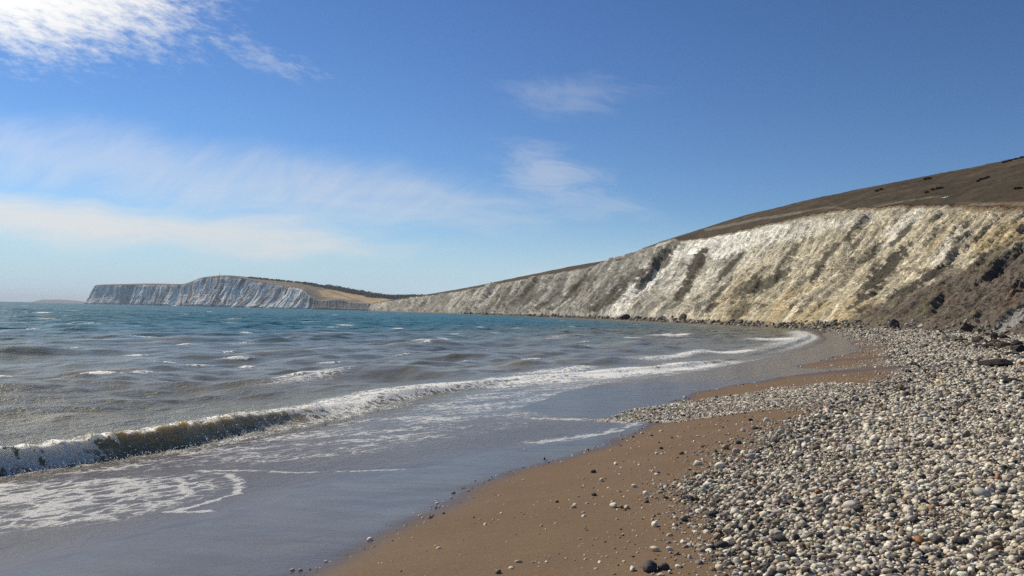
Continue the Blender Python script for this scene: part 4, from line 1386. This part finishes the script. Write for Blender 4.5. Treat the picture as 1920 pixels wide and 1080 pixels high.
# fallen rubble all along the foot of the cliff: uncountable
def rubble():
    r = np.random.default_rng(31)
    pts, rad, col = [], [], []
    m = (NB[:, 1] > 100) & (NB[:, 1] < 1500)
    bx, by = NB[m, 0], NB[m, 1]
    seg = np.hypot(np.diff(bx), np.diff(by))
    cs = np.concatenate([[0], np.cumsum(seg)])
    n = 9000
    uu = r.uniform(size=n) ** .7
    t = cs[-1] * uu
    # stations run from far to near
    X, Y = np.interp(t, cs, bx), np.interp(t, cs, by)
    off = np.abs(r.normal(0, 1, n)) * np.interp(Y, [100, 250, 400, 1500], [5, 7, 5, 6]) - 2.5
    X = X - off
    rr = np.exp(r.normal(0, .5, n)) * np.interp(Y, [100, 250, 500, 1500], [.22, .34, .6, 1.1])
    z = np.where(Y < 300, beach_z(X, Y), 0.0) + rr * .1 + np.clip(-off, 0, 3) * .8 - np.clip(off - 4, 0, 9) * .08
    cc = np.array([(0.25, .225, .165), (0.15, .13, .095), (0.10, .08, .06), (0.36, .33, .26)])[r.choice(4, n, p=[.3, .32, .2, .18])]
    m2 = r.uniform(size=n) < np.clip(.45 + 1.1 * fbm(Y / 26, X / 20, 330, 3), .08, 1)
    rr = rr * np.clip(.9 + .6 * fbm(Y / 12, X / 12, 331, 2), .5, 1.5)
    return np.stack([X, Y, z], -1)[m2], rr[m2], cc[m2]


P_, R__, C_ = rubble()
# stones spilled round the boulders
r9 = np.random.default_rng(9)
ex = []
for k in range(420):
    u, v = r9.uniform(1735, 1990), 0
    v = np.interp(u, [1735, 1830, 1990], [630, 646, 664]) + r9.normal(0, 5)
    ex.append(gnd(u, max(v, 622), 1.5))
ex = np.array(ex)
ex[:, 2] = beach_z(ex[:, 0], ex[:, 1]) + .05
P_ = np.concatenate([P_, ex])
R__ = np.concatenate([R__, np.exp(r9.normal(0, .5, len(ex))) * .10 * np.clip(ex[:, 1] / 45, .6, 2)])
C_ = np.concatenate([C_, np.array([(0.24, .21, .14), (0.13, .105, .075), (0.07, .055, .042)])[r9.choice(3, len(ex))]])
M_rubble = stone_material('rubble_stone', 'instancer')
n = len(P_)
instanced('rubble', P_, np.stack([r.normal(0, .5, n), r.normal(0, .5, n), r.uniform(0, 6.28, n)], -1), R__[:, None] * np.stack([r.uniform(.9, 1.4, n), r.uniform(.7, 1.1, n), r.uniform(.7, 1.2, n)], -1),
          C_ * r.uniform(.7, 1.2, (n, 1)), M_rubble, 'tide-stained fallen rubble along the foot of the cliff', 8, (1, 1, .75), 1.3, 2)


# ------------------------------------------------------------------ things on the hills
M_bush, g = material('scrub_leaves')
pos = g.n('ShaderNodeNewGeometry', 0)
finish(g, g.n('ShaderNodeBsdfPrincipled', 0, None, Roughness=.9, Specular_IOR_Level=.1,
              Base_Color=g.mix(g.noise(pos, 1.5, 4, .7), (0.034, 0.032, 0.018), (0.066, 0.058, 0.032))))
M_wood, g = material('woodland_leaves')
pos = g.n('ShaderNodeNewGeometry', 0)
finish(g, g.n('ShaderNodeBsdfPrincipled', 0, None, Roughness=.9, Specular_IOR_Level=.1,
              Base_Color=g.mix(g.noise(pos, .06, 4, .7), (0.022, 0.034, 0.014), (0.060, 0.070, 0.030))))
M_white, g = material('white_cloth')
finish(g, g.n('ShaderNodeBsdfPrincipled', 0, None, Roughness=.6, Base_Color=(.8, .8, .8)))
M_stone, g = material('weathered_granite')
pos = g.n('ShaderNodeNewGeometry', 0)
finish(g, g.n('ShaderNodeBsdfPrincipled', 0, None, Roughness=.9, Base_Color=g.mix(g.noise(pos, 2, 4, .6), (0.16, .155, .15), (.26, .25, .24))))


def leaf_clumps(name, centres, radii, n_each, leaf, mat, seed):
    """foliage as many leaf-sized faces spread through overlapping clumps"""
    r = np.random.default_rng(seed)
    V, Fq = [], []
    for c, R in zip(centres, radii):
        d = r.normal(size=(n_each, 3))
        d /= np.linalg.norm(d, axis=1, keepdims=True)
        rad = r.uniform(.45, 1.0, (n_each, 1)) ** .5
        p = np.array(c) + d * rad * np.array(R)
        a = r.normal(size=(n_each, 3))
        a /= np.linalg.norm(a, axis=1, keepdims=True)
        b = np.cross(a, r.normal(size=(n_each, 3)))
        b /= np.linalg.norm(b, axis=1, keepdims=True)
        sz_ = leaf * r.uniform(.6, 1.3, (n_each, 1))
        q = np.stack([p - a * sz_ - b * sz_, p + a * sz_ - b * sz_, p + a * sz_ + b * sz_, p - a * sz_ + b * sz_], 1)
        base = len(V) * 4 * n_each
        V.append(q.reshape(-1, 3))
        Fq.append(np.arange(4 * n_each).reshape(-1, 4) + base)
    return add(name, mesh_from(name, np.concatenate(V), np.concatenate(Fq), False), mat)


QU, QV = project(NQ)


def on_hill(u, v):
    d = (QU - u) ** 2 + (QV - v) ** 2
    d[89:] = 1e12
    i = np.unravel_index(np.argmin(d), d.shape)
    return NQ[i]


for k, (u, v, n_, spread_, lab) in enumerate((
        (1905, 300, 9, 46, 'long dark gorse thicket on the skyline at the top right of the down'),
        (1843, 337, 4, 20, 'dark oval bush patch high on the brown down, right of the white canopy'),
        (1757, 355, 3, 16, 'narrow dark bush patch just above the white canopy'),
        (1738, 337, 2, 6, 'small dark bush near the skyline, above and left of the white canopy'),
        (1738, 362, 1, 3, 'tiny dark bush left of the white canopy'),
        (1909, 354, 2, 4, 'small dark bush on the down at the far right, below the skyline thicket'),
        (1648, 358, 2, 8, 'low dark bush on the down left of the white canopy, under the skyline'))):
    cs, rs = [], []
    for j in range(n_):
        t = (j / max(n_ - 1, 1) - .5)
        p = on_hill(u + t * spread_, v - t * spread_ * .28)
        sc_ = p[1] / FPX
        cs.append(p + np.array((0, 0, 1.6 * sc_)))
        rs.append(np.array((3.6, 3.6, 1.5)) * sc_ * random.uniform(.7, 1.2))
    # (one thicket is one plant mass: a single crown of leaves)
    tag(leaf_clumps('bush', cs, rs, 260, .22, M_bush, 60 + k), lab, 'bush', 'bushes on the down')


def canopy():
    p = on_hill(1770, 371)
    s_ = p[1] / FPX
    W = 6.0 * s_
    n, m = 22, 7
    V = []
    for i in range(n + 1):
        t = i / n
        a = R_(-20 + 250 * t)
        cx, cz = W * (.75 * math.cos(a) + .1), W * .62 * math.sin(a) * .8
        wd = W * .33 * (math.sin(math.pi * min(max(t, .03), .97)) ** .6) + .05
        for j in range(m + 1):
            f = j / m - .5
            V.append((cx * (1 + .35 * f), cz * (1 + .35 * f) + .3 * math.sin(t * 40), abs(f) * -.25 + .35 + .12 * math.sin(t * 50 + j)))
    V = np.array(V).reshape(n + 1, m + 1, 3)
    # lay it on the slope
    nrm = np.cross(on_hill(1790, 371) - p, on_hill(1770, 352) - p)
    nrm /= np.linalg.norm(nrm)
    ax = on_hill(1800, 368) - p
    ax -= nrm * (ax @ nrm)
    ax /= np.linalg.norm(ax)
    ay = np.cross(nrm, ax)
    if ay[2] < 0:
        ay = -ay
    P = p + V[..., :1] * ax + V[..., 1:2] * ay * 2.2 + V[..., 2:] * (nrm if nrm[2] > 0 else -nrm)
    o = add('paraglider_canopy', grid_mesh('paraglider_canopy', P), M_white)
    sol = o.modifiers.new('cloth', 'SOLIDIFY')
    sol.thickness = .06
    tag(o, 'small white crescent-shaped canopy spread on the brown down above the cliff', 'canopy')


canopy()

# woodland on the back of the headland: a far mass of trees
HU, HV = project(HQ)


def on_head(u, v):
    d = (HU - u) ** 2 + (HV - v) ** 2
    i = np.unravel_index(np.argmin(d), d.shape)
    return HQ[i]


cs, rs = [], []
r4 = np.random.default_rng(44)
for (u0, v0, u1, v1, hh, n_) in ((466, 521, 575, 532, 8, 110), (568, 532, 625, 542, 13, 120), (612, 540, 690, 555, 24, 200), (692, 557, 795, 558, 25, 220)):
    for j in range(n_):
        t = r4.uniform()
        p = on_head(u0 + (u1 - u0) * t, v0 + (v1 - v0) * t)
        cs.append(p + np.array((r4.normal(0, 12), r4.normal(0, 14), hh * r4.uniform(.2, .55))))
        rs.append(np.array((1, 1, .75)) * hh * r4.uniform(.45, .8))
tag(leaf_clumps('woodland', cs, rs, 70, 1.5, M_wood, 71), 'dark wood running along the back of the far headland', None, None, 'stuff')


def stone_cross():
    p = on_head(412, 516.5)
    root = bpy.data.objects.new('stone_cross', None)
    scene.collection.objects.link(root)
    root.location = p

    def box(name, x0, x1, y0, y1, z0, z1, tp=1.0):
        V = [(sx_ * (x1 - x0) / 2 * k_ + (x0 + x1) / 2, sy_ * (y1 - y0) / 2 * k_ + (y0 + y1) / 2, z)
             for z, k_ in ((z0, 1), (z1, tp)) for sx_, sy_ in ((-1, -1), (1, -1), (1, 1), (-1, 1))]
        F_ = [(3, 2, 1, 0), (4, 5, 6, 7), (0, 1, 5, 4), (1, 2, 6, 5), (2, 3, 7, 6), (3, 0, 4, 7)]
        return add(name, mesh_from(name, V, F_, False), M_stone, root)
    box('plinth', -2.2, 2.2, -2.2, 2.2, -1, 1.6, .75)
    box('shaft', -.75, .75, -.6, .6, 1.6, 12.5, .7)
    box('cross_arm', -2.1, 2.1, -.5, .5, 9.0, 10.3, 1)
    n = 20
    V, F_ = [], []
    for i in range(n):
        a = 2 * math.pi * i / n
        for rr_, yy in ((1.2, -.35), (1.6, -.35), (1.6, .35), (1.2, .35)):
            V.append((rr_ * math.cos(a), yy, 9.65 + rr_ * math.sin(a)))
        for j in range(4):
            i2 = (i + 1) % n
            F_.append((i * 4 + j, i2 * 4 + j, i2 * 4 + (j + 1) % 4, i * 4 + (j + 1) % 4))
    add('ring', mesh_from('ring', V, F_, False), M_stone, root)
    tag(root, 'tiny stone cross monument on the summit of the far headland', 'monument')


stone_cross()

# ------------------------------------------------------------------ sea haze
def haze():
    x0, x1, y0, y1, z0, z1 = -34000, 12000, -400, 26500, -8.0, 190.0
    V = [(x0, y0, z0), (x1, y0, z0), (x1, y1, z0), (x0, y1, z0), (x0, y0, z1), (x1, y0, z1), (x1, y1, z1), (x0, y1, z1)]
    F_ = [(3, 2, 1, 0), (4, 5, 6, 7), (0, 1, 5, 4), (1, 2, 6, 5), (2, 3, 7, 6), (3, 0, 4, 7)]
    m, g = material('sea_haze')
    vol = g.n('ShaderNodeVolumePrincipled', 0, None, Color=(0.90, 0.95, 1.0), Density=0.000036, Anisotropy=0.0)
    finish(g, None, vol)
    o = add('haze', mesh_from('haze', V, F_, False), m)
    tag(o, 'thin blue sea haze in the air', None, None, 'stuff')


haze()
